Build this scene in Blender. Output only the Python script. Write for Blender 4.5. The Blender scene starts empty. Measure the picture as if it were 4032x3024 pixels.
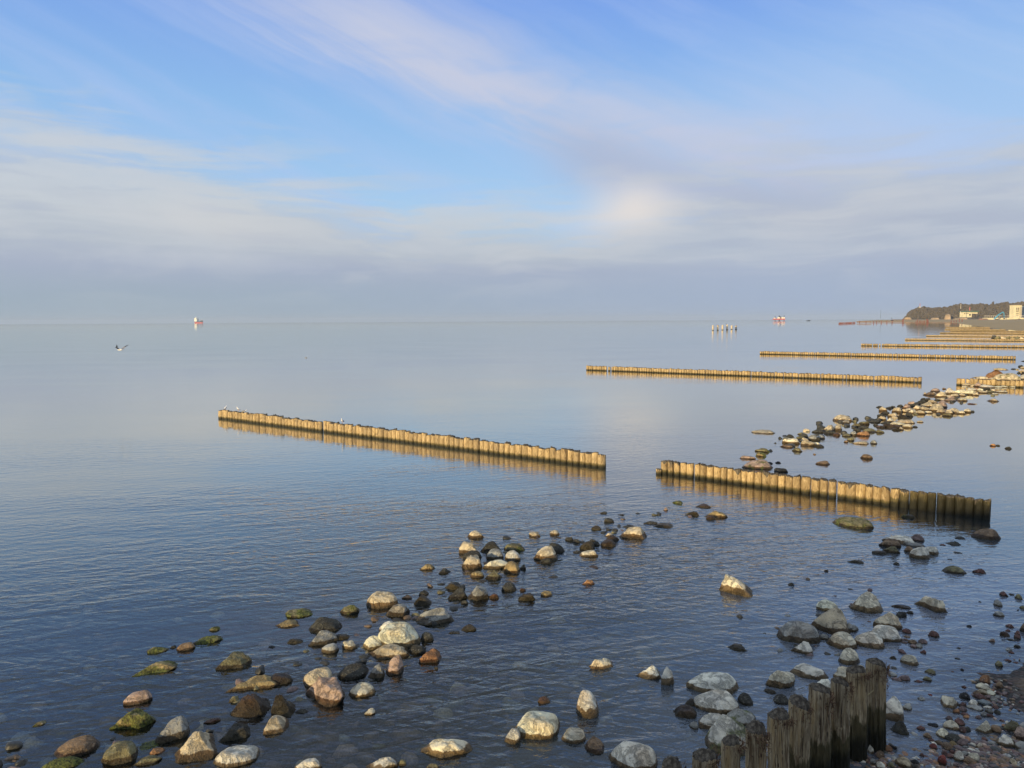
import bpy, bmesh, math, random
import numpy as np
from mathutils import Vector, Matrix, noise as mnoise
random.seed(7); rng = np.random.default_rng(7)
scene = bpy.context.scene
COL = scene.collection
R = math.radians

# ------------------------------------------------------------------ camera
F_PX, CX, CY, CAM_H = 3028.0, 2016.0, 1512.0, 6.0     # photograph 4032 x 3024
PITCH, ROLL = math.atan(249 / F_PX), math.atan(0.0058)
fw = Vector((0, math.cos(PITCH), -math.sin(PITCH)))
r0 = Vector((1, 0, 0)); u0 = Vector((0, math.sin(PITCH), math.cos(PITCH)))
rt = r0 * math.cos(ROLL) - u0 * math.sin(ROLL)
up = u0 * math.cos(ROLL) + r0 * math.sin(ROLL)
cam_d = bpy.data.cameras.new("camera"); cam = bpy.data.objects.new("camera", cam_d); COL.objects.link(cam)
M3 = Matrix((rt, up, -fw)).transposed()
cam.matrix_world = Matrix.Translation((0, 0, CAM_H)) @ M3.to_4x4()
cam_d.sensor_width = 36.0; cam_d.lens = F_PX / 4032 * 36; cam_d.clip_start = 0.1; cam_d.clip_end = 60000
scene.camera = cam

def ray(px, py):
    return (fw + rt * ((px - CX) / F_PX) - up * ((py - CY) / F_PX))
def at(px, py, z=0.0):                 # where the line of sight meets the level z
    d = ray(px, py); t = (z - CAM_H) / d.z
    return Vector((d.x * t, d.y * t, z))
def far(px, py, Y):                    # where the line of sight reaches the distance Y
    d = ray(px, py); t = Y / d.y
    return Vector((d.x * t, Y, CAM_H + d.z * t))

# ------------------------------------------------------------------ render, light, sky
scene.view_settings.view_transform = 'Standard'; scene.view_settings.look = 'None'
scene.view_settings.gamma = 1.0; scene.view_settings.exposure = 0.3
scene.view_settings.use_curve_mapping = False
scene.render.engine = 'CYCLES'
scene.cycles.use_denoising = True
scene.cycles.max_bounces = 8; scene.cycles.transparent_max_bounces = 12
scene.cycles.sample_clamp_indirect = 4.0

SUN_EL = R(9.5); SUN_DIR = Vector((-0.653 * math.cos(SUN_EL), -0.757 * math.cos(SUN_EL), math.sin(SUN_EL)))
sun_d = bpy.data.lights.new("sun", 'SUN'); sun = bpy.data.objects.new("sun", sun_d); COL.objects.link(sun)
sun_d.energy = 4.7; sun_d.angle = R(0.6); sun_d.color = (1.0, 0.76, 0.40)
sun.rotation_euler = SUN_DIR.to_track_quat('Z', 'Y').to_euler(); sun.location = (-30, -35, 30)

class NT:
    def __init__(s, nt): s.nt = nt; s.n = nt.nodes; s.l = nt.links
    def new(s, t, **k):
        n = s.n.new(t)
        for a, b in k.items(): setattr(n, a, b)
        return n
    def put(s, sock, v):
        if isinstance(v, bpy.types.NodeSocket): s.l.new(v, sock)
        elif isinstance(v, (tuple, list)) and len(v) == 3 and len(getattr(sock, 'default_value', (0,0,0))) == 4: sock.default_value = (*v, 1)
        else: sock.default_value = v
    def m(s, op, a, b=0.0, c=0.0, clamp=False):
        n = s.new('ShaderNodeMath', operation=op); n.use_clamp = clamp
        s.put(n.inputs[0], a); s.put(n.inputs[1], b); s.put(n.inputs[2], c); return n.outputs[0]
    def mix(s, f, a, b, mode='MIX'):
        n = s.new('ShaderNodeMix', data_type='RGBA', blend_type=mode)
        s.put(n.inputs['Factor'], f); s.put(n.inputs['A'] if False else n.inputs[6], a); s.put(n.inputs[7], b); return n.outputs[2]
    def noise(s, vec, scale, detail=3, rough=0.5, dist=0.0, col=False):
        n = s.new('ShaderNodeTexNoise'); s.put(n.inputs['Vector'], vec); n.inputs['Scale'].default_value = scale
        n.inputs['Detail'].default_value = detail; n.inputs['Roughness'].default_value = rough; n.inputs['Distortion'].default_value = dist
        return n.outputs['Color' if col else 'Fac']
    def comb(s, x, y, z=0.0):
        n = s.new('ShaderNodeCombineXYZ'); s.put(n.inputs[0], x); s.put(n.inputs[1], y); s.put(n.inputs[2], z); return n.outputs[0]
    def sep(s, v):
        n = s.new('ShaderNodeSeparateXYZ'); s.put(n.inputs[0], v); return n.outputs
    def ramp(s, f, stops, mode='LINEAR'):
        n = s.new('ShaderNodeValToRGB'); s.put(n.inputs[0], f); cr = n.color_ramp; cr.interpolation = mode
        while len(cr.elements) < len(stops): cr.elements.new(0.5)
        for e, (p, c) in zip(cr.elements, stops):
            e.position = p; e.color = (*c, 1) if isinstance(c, (tuple, list)) else (c, c, c, 1)
        return n.outputs[0]
    def rng(s, v, a, b, c=0.0, d=1.0, smooth=True):
        n = s.new('ShaderNodeMapRange'); n.interpolation_type = 'SMOOTHSTEP' if smooth else 'LINEAR'
        s.put(n.inputs[0], v); s.put(n.inputs[1], a); s.put(n.inputs[2], b); s.put(n.inputs[3], c); s.put(n.inputs[4], d); return n.outputs[0]
    def vmul(s, v, k):
        n = s.new('ShaderNodeVectorMath', operation='MULTIPLY'); s.put(n.inputs[0], v); n.inputs[1].default_value = k; return n.outputs[0]
    def vadd(s, a, b):
        n = s.new('ShaderNodeVectorMath', operation='ADD'); s.put(n.inputs[0], a); s.put(n.inputs[1], b); return n.outputs[0]
    def gauss(s, v, c, w):               # exp(-((v-c)/w)^2)
        d = s.m('DIVIDE', s.m('SUBTRACT', v, c), w); return s.m('EXPONENT', s.m('MULTIPLY', s.m('MULTIPLY', d, d), -1.0))

world = bpy.data.worlds.new("World"); scene.world = world; world.use_nodes = True
w = NT(world.node_tree); w.n.clear()
SKY_S = 0.1
sky = w.new('ShaderNodeTexSky'); sky.sky_type = 'NISHITA'; sky.sun_disc = False
sky.sun_elevation = SUN_EL; sky.sun_rotation = math.atan2(SUN_DIR.x, SUN_DIR.y)
sky.altitude = 0; sky.air_density = 1.0; sky.dust_density = 0.6; sky.ozone_density = 2.0
g = w.new('ShaderNodeTexCoord').outputs['Generated']
gx, gy, gz = w.sep(g)
az = w.m('MULTIPLY', w.m('ARCTAN2', gx, gy), 57.296)
el = w.m('MULTIPLY', w.m('ARCSINE', gz), 57.296)
cv = w.comb(w.m('MULTIPLY', az, 0.045), w.m('MULTIPLY', el, 0.13), 3.7)
wc = w.sep(w.noise(cv, 1.0, 4, 0.5, 0.4, col=True))
azw = w.m('ADD', az, w.m('MULTIPLY_ADD', wc[0], 14.0, -7.0))
elw = w.m('ADD', el, w.m('MULTIPLY_ADD', wc[1], 5.0, -2.5))
cv2 = w.comb(w.m('MULTIPLY', azw, 0.10), w.m('MULTIPLY', elw, 0.42), 9.1)
n2 = w.noise(cv2, 1.0, 5, 0.55, 0.6)
# long thin wisps that follow the slant of the high cloud
sl = w.m('ADD', el, w.m('MULTIPLY', az, 0.42))
cv3 = w.comb(w.m('MULTIPLY', az, 0.035), w.m('MULTIPLY', sl, 0.33), 5.0)
n3 = w.noise(w.vadd(cv3, w.vmul(w.comb(wc[0], wc[1], wc[2]), (0.8, 0.8, 0))), 1.0, 6, 0.6, 0.3)
K = 0.82 / SKY_S
n4 = w.noise(w.vadd(w.comb(w.m('MULTIPLY', az, 0.09), w.m('MULTIPLY', sl, 0.75), 2.0), w.vmul(w.comb(wc[0], wc[1], wc[2]), (2.2, 2.2, 0))), 1.0, 8, 0.62, 0.25)
fib = w.rng(n4, 0.34, 0.66)
n5 = w.noise(w.vadd(w.comb(w.m('MULTIPLY', az, 0.10), w.m('MULTIPLY', el, 0.75), 7.0), w.vmul(w.comb(wc[0], wc[1], wc[2]), (1.6, 1.6, 0))), 1.0, 8, 0.62, 0.3)
fib2 = w.rng(n5, 0.34, 0.66)
def C(r, g_, b): return (r * K, g_ * K, b * K)
base = w.mix(0.86, sky.outputs[0], w.ramp(w.rng(el, 0, 60, 0, 1, False), [(0.0, C(.40, .52, .72)), (0.13, C(.41, .64, .92)), (0.25, C(.29, .53, .90)), (0.36, C(.20, .385, .88)), (0.5, C(.45, .56, .76)), (1.0, C(.74, .78, .82))]))
# general thin veil
veil = w.rng(n3, 0.35, 0.75, 0.0, 0.45)
veil = w.m('MULTIPLY', w.m('MULTIPLY', veil, w.m('MULTIPLY_ADD', fib, 0.6, 0.6)), w.rng(el, -2, 45, 1.0, 0.5))
c1 = w.mix(veil, base, C(.45, .57, .86))
# pale right side
rs = w.m('MULTIPLY', w.rng(az, 8, 27), w.rng(elw, 24, 12)); rs = w.m('MULTIPLY', rs, w.rng(n3, 0.3, 0.6, 0.45, 0.85))
c1 = w.mix(rs, c1, C(.42, .58, .86))
# slanting streak
fcen = w.m('MULTIPLY_ADD', w.m('TANH', w.m('DIVIDE', w.m('SUBTRACT', az, 2.0), 18.0)), -7.0, 15.5)
ele = w.m('MULTIPLY_ADD', w.m('SUBTRACT', elw, el), 0.55, el)
d1 = w.m('SUBTRACT', ele, fcen)
st = w.m('MULTIPLY', w.gauss(w.m('ADD', d1, w.m('MULTIPLY_ADD', fib, 1.2, -0.6)), 0.3, 3.0), w.m('MULTIPLY', w.rng(n2, 0.25, 0.6, 0.6, 1.0), w.m('MULTIPLY_ADD', fib, 0.22, 0.82)))
st = w.m('MULTIPLY', st, w.m('MULTIPLY', w.rng(az, -27, -8), w.rng(az, 36, 18)))
sh = w.m('MULTIPLY', w.gauss(d1, -2.6, 2.2), w.m('MULTIPLY', w.rng(az, -2, 8), w.rng(az, 40, 22)))
c1 = w.mix(w.m('MULTIPLY', st, 0.95), c1, C(.56, .60, .75))
c1 = w.mix(w.m('MULTIPLY', sh, 0.82), c1, C(.42, .475, .63))
# low cloud deck
top = w.m('ADD', w.m('MULTIPLY_ADD', w.rng(az, -34, 0), -4.5, 12.5), w.m('MULTIPLY', w.rng(az, 5, 22), 3.0))
deck = w.rng(w.m('SUBTRACT', w.m('ADD', elw, w.m('MULTIPLY_ADD', fib2, -3.4, 1.7)), top), 2.5, -3.0)
deckc = w.ramp(w.rng(w.m('MULTIPLY_ADD', w.m('SUBTRACT', elw, el), 0.6, el), 0, 14, 0, 1, False),
               [(0.0, C(.335, .415, .50)), (0.10, C(.345, .41, .525)), (0.26, C(.385, .43, .545)), (0.36, C(.475, .515, .575)), (0.55, C(.565, .60, .635)), (0.8, C(.53, .60, .69)), (1.0, C(.47, .58, .74))])
deckc = w.mix(w.m('MULTIPLY', w.rng(az, 0, 20), 0.5), deckc, C(.40, .465, .60))
deckc = w.mix(w.m('MULTIPLY', w.rng(fib2, 0.35, 1.0, 0, 0.35), w.rng(el, 2, 6)), deckc, C(.60, .63, .67))
deckc = w.mix(w.m('MULTIPLY', w.rng(fib2, 0.5, 0.0, 0, 0.35), w.rng(el, 1, 4)), deckc, C(.40, .44, .56))
deckc = w.mix(w.rng(n2, 0.45, 0.72, 0, 0.35), deckc, C(.64, .645, .66))
deckc = w.mix(w.rng(n2, 0.5, 0.25, 0, 0.25), deckc, C(.40, .44, .54))
lowmask = w.rng(el, 4.5, 1.0)
deckc = w.mix(w.m('MULTIPLY', lowmask, 0.8), deckc, w.mix(w.rng(az, -30, 20), C(.325, .41, .48), C(.35, .43, .575)))
c1 = w.mix(w.m('MULTIPLY', deck, 0.9), c1, deckc)
# bright puff
pf = w.m('MULTIPLY', w.gauss(azw, 8.3, 3.6), w.gauss(elw, 8.3, 1.6))
c1 = w.mix(w.m('MULTIPLY', pf, 0.95), c1, C(.76, .72, .70))
# small cirrus hook and left brightening
hk = w.m('MULTIPLY', w.gauss(azw, -21, 7.0), w.gauss(elw, 6.3, 1.2))
c1 = w.mix(w.m('MULTIPLY', hk, 0.5), c1, C(.66, .66, .66))
bg = w.new('ShaderNodeBackground'); w.put(bg.inputs[0], c1); bg.inputs[1].default_value = SKY_S
wo = w.new('ShaderNodeOutputWorld'); w.l.new(bg.outputs[0], wo.inputs[0])

# ------------------------------------------------------------------ helpers
def link(name, me, parent=None, mats=()):
    o = bpy.data.objects.new(name, me); COL.objects.link(o)
    if parent: o.parent = parent
    if me is not None and len(me.materials) == 0:
        for m_ in (mats if isinstance(mats, (list, tuple)) else [mats]): me.materials.append(m_)
    return o
def mesh(name, V, Fc, smooth=True, midx=None):
    me = bpy.data.meshes.new(name); me.from_pydata([tuple(map(float, v)) for v in V], [], [tuple(map(int, f)) for f in Fc])
    if smooth: me.polygons.foreach_set('use_smooth', [True] * len(me.polygons))
    if midx is not None: me.polygons.foreach_set('material_index', [int(i) for i in midx])
    me.update(); return me
def fastmesh(name, V, T, smooth=True, mats=()):
    V = np.asarray(V, np.float32); T = np.asarray(T, np.int32); k = T.shape[1]
    me = bpy.data.meshes.new(name); me.vertices.add(len(V)); me.vertices.foreach_set('co', V.ravel())
    me.loops.add(T.size); me.loops.foreach_set('vertex_index', T.ravel())
    me.polygons.add(len(T)); me.polygons.foreach_set('loop_start', np.arange(0, T.size, k, dtype=np.int32))
    me.polygons.foreach_set('use_smooth', np.full(len(T), smooth)); me.update(calc_edges=True); me.validate()
    return me
def tag(o, label=None, cat=None, group=None, kind=None):
    if label: o['label'] = label
    if cat: o['category'] = cat
    if group: o['group'] = group
    if kind: o['kind'] = kind
    return o
def empty(name, loc=(0, 0, 0), rz=0.0, parent=None):
    o = bpy.data.objects.new(name, None); COL.objects.link(o); o.location = loc; o.rotation_euler = (0, 0, rz); o.empty_display_size = 0.2
    if parent: o.parent = parent
    return o
class MB:                                  # collects boxes, tubes, prisms into one mesh
    def __init__(s): s.V = []; s.F = []
    def box(s, a, b, M=None):
        i = len(s.V)
        for z in (a[2], b[2]):
            for x, y in ((a[0], a[1]), (b[0], a[1]), (b[0], b[1]), (a[0], b[1])):
                v = Vector((x, y, z)); s.V.append(M @ v if M else v)
        s.F += [(i, i+3, i+2, i+1), (i+4, i+5, i+6, i+7), (i, i+1, i+5, i+4), (i+1, i+2, i+6, i+5), (i+2, i+3, i+7, i+6), (i+3, i, i+4, i+7)]
        return s
    def tube(s, p, q, r1, r2=None, n=8):
        r2 = r1 if r2 is None else r2
        p, q = Vector(p), Vector(q); d = (q - p).normalized(); a = d.orthogonal().normalized(); b = d.cross(a); i = len(s.V)
        for c, r in ((p, r1), (q, r2)):
            for k in range(n):
                t = 2 * math.pi * k / n; s.V.append(c + (a * math.cos(t) + b * math.sin(t)) * r)
        s.F += [(i+k, i+(k+1) % n, i+n+(k+1) % n, i+n+k) for k in range(n)]
        s.F += [tuple(i+k for k in reversed(range(n))), tuple(i+n+k for k in range(n))]
        return s
    def loft(s, rings, cap=True):
        i = len(s.V); n = len(rings[0])
        for r_ in rings: s.V += [Vector(v) for v in r_]
        for j in range(len(rings) - 1):
            for k in range(n): s.F.append((i+j*n+k, i+j*n+(k+1) % n, i+(j+1)*n+(k+1) % n, i+(j+1)*n+k))
        if cap: s.F += [tuple(i+k for k in reversed(range(n))), tuple(i+(len(rings)-1)*n+k for k in range(n))]
        return s
    def build(s, name, mat, parent=None, smooth=False):
        me = mesh(name, s.V, s.F, smooth); return link(name, me, parent, mat)

# ------------------------------------------------------------------ materials
def mat(name):
    m_ = bpy.data.materials.new(name); m_.use_nodes = True; t = NT(m_.node_tree); t.n.clear()
    o = t.new('ShaderNodeOutputMaterial'); return m_, t, o
def principled(t, o, col, rough=0.8, bump=None, bstr=0.5, bdist=0.02, spec=0.3):
    p = t.new('ShaderNodeBsdfPrincipled'); t.put(p.inputs['Base Color'], col); t.put(p.inputs['Roughness'], rough)
    p.inputs['Specular IOR Level'].default_value = spec
    if bump is not None:
        b = t.new('ShaderNodeBump'); b.inputs['Strength'].default_value = bstr; b.inputs['Distance'].default_value = bdist
        t.put(b.inputs['Height'], bump); t.l.new(b.outputs[0], p.inputs['Normal'])
    t.l.new(p.outputs[0], o.inputs[0]); return p
def plain(name, col, rough=0.7, var=0.25, scale=2.0):
    m_, t, o = mat(name); tc = t.new('ShaderNodeTexCoord').outputs['Object']
    n = t.noise(tc, scale, 4, 0.6)
    c = t.mix(t.rng(n, 0.3, 0.7), tuple(x * (1 - var) for x in col), tuple(min(1, x * (1 + var)) for x in col))
    principled(t, o, c, rough, n, 0.3, 0.05); return m_

def attr(t, nm):
    a = t.new('ShaderNodeAttribute'); a.attribute_type = 'OBJECT'; a.attribute_name = nm; return a.outputs['Fac']
def stone_material():
    m_, t, o = mat("stone")
    oi = t.new('ShaderNodeObjectInfo'); tc = t.new('ShaderNodeTexCoord').outputs['Object']
    pos = t.new('ShaderNodeNewGeometry').outputs['Position']; z = t.sep(pos)[2]
    v = t.vadd(tc, t.comb(t.m('MULTIPLY', oi.outputs['Random'], 53.0), t.m('MULTIPLY', oi.outputs['Random'], 31.0), 0.0))
    n1 = t.noise(v, 4.0, 6, 0.6); n2 = t.noise(v, 28.0, 5, 0.65); n3 = t.noise(v, 1.6, 3, 0.5, 0.8); n4 = t.noise(v, 90.0, 3, 0.6)
    base = oi.outputs['Color']
    c = t.mix(t.rng(n1, 0.36, 0.64), t.mix(1.0, base, (0.78, 0.78, 0.78), 'MULTIPLY'), t.mix(1.0, base, (1.14, 1.12, 1.06), 'MULTIPLY'))
    c = t.mix(t.rng(n3, 0.52, 0.68, 0, 0.45), c, t.mix(1.0, base, (0.85, 0.66, 0.48), 'MULTIPLY'))
    c = t.mix(t.rng(n2, 0.56, 0.70, 0, 0.35), c, (0.66, 0.63, 0.55))
    c = t.mix(t.rng(n2, 0.42, 0.30, 0, 0.5), c, t.mix(1.0, base, (0.45, 0.43, 0.42), 'MULTIPLY'))
    c = t.mix(t.rng(n4, 0.40, 0.28, 0, 0.5), c, (0.06, 0.055, 0.05))
    crk = t.m('ABSOLUTE', t.m('SUBTRACT', t.noise(v, 3.0, 6, 0.68, 0.6), 0.5)); c = t.mix(t.rng(crk, 0.012, 0.0, 0, 0.6), c, (0.05, 0.045, 0.04))
    # lapped and wet foot of the stone, green growth where the prop says so
    wet = attr(t, 'wet'); edge = t.m('ADD', wet, t.m('MULTIPLY', t.m('SUBTRACT', t.noise(v, 5.5, 5, 0.7), 0.5), t.m('MAXIMUM', 0.10, t.m('MULTIPLY', wet, 1.3))))
    wf = t.rng(z, t.m('ADD', edge, 0.008), t.m('SUBTRACT', edge, 0.008))
    wcol = t.mix(1.0, c, (0.25, 0.185, 0.115), 'MULTIPLY')
    wcol = t.mix(t.rng(z, t.m('MULTIPLY', edge, 0.9), 0.0, 0.0, 0.65), wcol, (0.028, 0.026, 0.012))
    c = t.mix(wf, c, wcol)
    moss = attr(t, 'moss')
    mf = t.m('MULTIPLY', t.rng(t.m('ADD', t.noise(v, 3.2, 4, 0.6), t.m('MULTIPLY', moss, 0.27)), 0.60, 0.74), t.m('MINIMUM', t.m('MULTIPLY', moss, 4.0), 1.0))
    c = t.mix(t.m('MULTIPLY', mf, 0.85), c, t.mix(t.rng(n2, 0.35, 0.62), (0.014, 0.028, 0.007), (0.15, 0.175, 0.028)))
    bh = t.m('ADD', t.m('MULTIPLY', n2, 0.6), t.m('ADD', t.m('ADD', n1, t.m('MULTIPLY', t.rng(crk, 0.0, 0.05), 0.45)), t.m('MULTIPLY', n4, 0.2)))
    rough = t.m('MULTIPLY_ADD', wf, -0.45, 0.88)
    principled(t, o, c, rough, bh, 1.0, 0.07, 0.35); return m_
def wood_material():
    m_, t, o = mat("pile_wood")
    oi = t.new('ShaderNodeObjectInfo'); tc = t.new('ShaderNodeTexCoord').outputs['Object']
    z = t.sep(t.new('ShaderNodeNewGeometry').outputs['Position'])[2]
    off = t.comb(t.m('MULTIPLY', oi.outputs['Random'], 37.0), t.m('MULTIPLY', oi.outputs['Random'], 17.0), t.m('MULTIPLY', oi.outputs['Random'], 11.0))
    v = t.vadd(tc, off)
    gr = t.noise(t.vmul(v, (.15, .15, 0.14)), 42.0, 5, 0.65); pt = t.noise(t.vmul(v, (.15, .15, 0.5)), 9.0, 4, 0.6, 0.5)
    crk = t.noise(t.vmul(v, (.15, .15, 0.06)), 60.0, 2, 0.5)
    rnd = oi.outputs['Random']; rot_shade = attr(t, 'rot_shade'); dm = attr(t, 'damp_shade')
    gold = t.mix(t.rng(gr, 0.3, 0.7), (0.30, 0.20, 0.09), (0.68, 0.52, 0.27))
    gold = t.mix(t.m('MULTIPLY', t.rng(rnd, 0.15, 0.85), 0.8), gold, (0.26, 0.19, 0.10))
    gold = t.mix(t.rng(pt, 0.5, 0.72, 0, 0.75), gold, (0.62, 0.48, 0.28))
    grey = t.mix(t.rng(gr, 0.3, 0.7), (0.12, 0.085, 0.045), (0.60, 0.50, 0.33))
    grey = t.mix(t.rng(pt, 0.45, 0.65, 0, 0.6), grey, (0.40, 0.27, 0.11))
    c = t.mix(rot_shade, gold, grey)
    c = t.mix(t.rng(pt, 0.45, 0.32, 0, 0.7), c, (0.11, 0.07, 0.035))
    c = t.mix(t.rng(crk, 0.40, 0.31, 0, 0.85), c, (0.03, 0.022, 0.015))
    e = t.m('ADD', dm, t.m('MULTIPLY', t.m('SUBTRACT', pt, 0.5), t.m('MULTIPLY_ADD', dm, 1.3, 0.10)))
    gf = t.rng(z, t.m('MULTIPLY_ADD', e, 1.0, 0.10), e)
    c = t.mix(t.m('MULTIPLY', gf, 0.85), c, t.mix(gr, (0.025, 0.027, 0.010), (0.085, 0.07, 0.025)))
    df = t.rng(z, t.m('MULTIPLY_ADD', e, 0.75, 0.03), t.m('MULTIPLY', e, 0.4))
    c = t.mix(t.m('MULTIPLY', df, 0.9), c, (0.012, 0.013, 0.008))
    principled(t, o, c, t.m('MULTIPLY_ADD', df, -0.35, 0.85), t.m('ADD', gr, t.m('MULTIPLY', crk, 0.8)), 0.8, 0.03, 0.25); return m_
def cap_material():
    m_, t, o = mat("end_grain"); tc = t.new('ShaderNodeTexCoord').outputs['Object']
    x, y, z = t.sep(tc); r_ = t.m('SQRT', t.m('ADD', t.m('MULTIPLY', x, x), t.m('MULTIPLY', y, y)))
    n = t.noise(tc, 2.6, 5, 0.6); rings = t.m('SINE', t.m('MULTIPLY_ADD', r_, 34.0, t.m('MULTIPLY', n, 6.0)))
    c = t.mix(t.rng(n, 0.35, 0.65), (0.045, 0.038, 0.03), (0.15, 0.13, 0.10)); c = t.mix(t.m('MULTIPLY', t.rng(rings, 0.2, 1), 0.3), c, (0.03, 0.025, 0.02))
    principled(t, o, c, 0.9, n, 0.8, 0.03, 0.2); return m_
def ground_material():
    m_, t, o = mat("gravel_and_sand"); tc = t.new('ShaderNodeTexCoord').outputs['Object']; z = t.sep(tc)[2]
    vo = t.new('ShaderNodeTexVoronoi'); t.put(vo.inputs['Vector'], tc); vo.inputs['Scale'].default_value = 14.0; vo.inputs['Randomness'].default_value = 1
    peb = t.ramp(t.sep(vo.outputs['Color'])[0], [(0, (0.030, 0.028, 0.026)), (0.35, (0.065, 0.052, 0.042)), (0.55, (0.08, 0.05, 0.042)), (0.8, (0.12, 0.11, 0.095)), (1, (0.22, 0.21, 0.18))], 'CONSTANT')
    peb = t.mix(t.rng(vo.outputs['Distance'], 0.3, 0.75, 0, 0.8), peb, (0.02, 0.017, 0.014))
    n = t.noise(tc, 0.8, 5, 0.6); n5 = t.noise(tc, 9.0, 5, 0.65)
    sand = t.mix(t.rng(n5, 0.3, 0.7), (0.085, 0.060, 0.040), (0.16, 0.115, 0.078))
    far_ = t.mix(t.noise(tc, 0.03, 4), (0.27, 0.19, 0.085), (0.38, 0.28, 0.13))
    dist = t.m('ADD', t.m('ABSOLUTE', t.sep(tc)[0]), t.m('ABSOLUTE', t.sep(tc)[1]))
    c = t.mix(t.rng(t.m('ADD', z, t.m('MULTIPLY', n, 0.10)), 0.085, 0.12), peb, sand)
    deep = t.mix(t.rng(n, 0.4, 0.6), (0.045, 0.042, 0.032), (0.085, 0.075, 0.055))
    c = t.mix(t.rng(z, -0.35, -0.7, 0, 0.7), c, deep)
    c = t.mix(t.rng(dist, 60, 200), c, far_)
    principled(t, o, c, 0.75, t.m('SUBTRACT', t.m('MULTIPLY', n5, 0.6), t.m('MULTIPLY', vo.outputs['Distance'], t.rng(z, 0.1, 0.05, 0.1, 1))), 0.8, 0.04, 0.3); return m_
def water_material():
    m_, t, o = mat("sea_water"); tc = t.new('ShaderNodeTexCoord').outputs['Object']; X, Y, Z = t.sep(tc)
    big = t.noise(t.vmul(tc, (0.035, 0.075, 1)), 1.0, 4, 0.55)
    streak = t.noise(t.vmul(tc, (0.03, 0.16, 1)), 1.0, 4, 0.6, 0.4)
    rot1 = t.comb(t.m('ADD', t.m('MULTIPLY', X, 0.94), t.m('MULTIPLY', Y, 0.34)), t.m('SUBTRACT', t.m('MULTIPLY', Y, 0.94), t.m('MULTIPLY', X, 0.34)), 0.0)
    rot2 = t.comb(t.m('SUBTRACT', t.m('MULTIPLY', X, 0.97), t.m('MULTIPLY', Y, 0.24)), t.m('ADD', t.m('MULTIPLY', Y, 0.97), t.m('MULTIPLY', X, 0.24)), 4.0)
    a = t.noise(t.vmul(rot1, (0.45, 1.5, 1)), 1.9, 3, 0.5, 0.7)     # ripples about 0.4 m
    b = t.noise(t.vmul(rot2, (0.6, 1.3, 1)), 5.0, 2, 0.5, 0.5)      # about 0.15 m
    c_ = t.noise(t.vmul(tc, (0.10, 0.30, 1)), 1.0, 2, 0.5)           # slow swell
    amp = t.m('MULTIPLY', t.rng(big, 0.36, 0.60, 0.28, 1.15), t.rng(Y, 12, 47, 1.0, 0.18))
    amp = t.m('MULTIPLY', amp, t.rng(t.m('SUBTRACT', X, t.m('MULTIPLY', Y, 0.45)), 0.0, 7.0, 1.0, 0.45))
    amp = t.m('MULTIPLY', amp, t.rng(streak, 0.35, 0.6, 0.55, 1.0))
    h = t.m('ADD', t.m('MULTIPLY', a, 0.046), t.m('MULTIPLY', b, 0.026))
    h = t.m('ADD', t.m('MULTIPLY', h, amp), t.m('MULTIPLY', c_, 0.008))
    bp = t.new('ShaderNodeBump'); bp.inputs['Strength'].default_value = 1.0; bp.inputs['Distance'].default_value = 1.0; t.put(bp.inputs['Height'], h)
    fr = t.new('ShaderNodeFresnel'); fr.inputs[0].default_value = 1.333; t.l.new(bp.outputs[0], fr.inputs[1])
    tr = t.new('ShaderNodeBsdfTransparent'); tr.inputs[0].default_value = (0.62, 0.67, 0.66, 1)
    side = t.rng(t.m('ADD', t.m('SUBTRACT', X, t.m('MULTIPLY', Y, 0.45)), t.m('MULTIPLY_ADD', big, 3.0, -1.5)), -8.0, 1.5); side = t.m('MULTIPLY', side, t.rng(Y, 23, 16, 0.25, 1.0))   # near right water lightened: brighter sky sheen painted into its body colour
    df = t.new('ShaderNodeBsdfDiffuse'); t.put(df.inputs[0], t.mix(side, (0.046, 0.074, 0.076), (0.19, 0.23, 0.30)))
    dd = attrg(t, 'depth')
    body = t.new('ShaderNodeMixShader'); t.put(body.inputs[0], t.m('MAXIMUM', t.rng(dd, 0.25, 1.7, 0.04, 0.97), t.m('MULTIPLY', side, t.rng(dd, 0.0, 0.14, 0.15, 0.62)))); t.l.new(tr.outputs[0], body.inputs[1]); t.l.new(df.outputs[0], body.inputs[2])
    gl = t.new('ShaderNodeBsdfGlossy'); gl.inputs[0].default_value = (1, 0.985, 0.94, 1); t.put(gl.inputs[1], t.rng(Y, 300, 5000, 0.03, 0.05)); t.l.new(bp.outputs[0], gl.inputs['Normal'])
    ms = t.new('ShaderNodeMixShader'); t.put(ms.inputs[0], t.ramp(fr.outputs[0], [(0, 0.0), (.06, .08), (.18, .29), (.39, .66), (.7, .93), (1, 1.0)])); t.l.new(body.outputs[0], ms.inputs[1]); t.l.new(gl.outputs[0], ms.inputs[2])
    t.l.new(ms.outputs[0], o.inputs[0]); return m_
def attrg(t, nm):
    a = t.new('ShaderNodeAttribute'); a.attribute_type = 'GEOMETRY'; a.attribute_name = nm; return a.outputs['Fac']
STONE = stone_material(); WOOD = wood_material(); CAP = cap_material()

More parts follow.
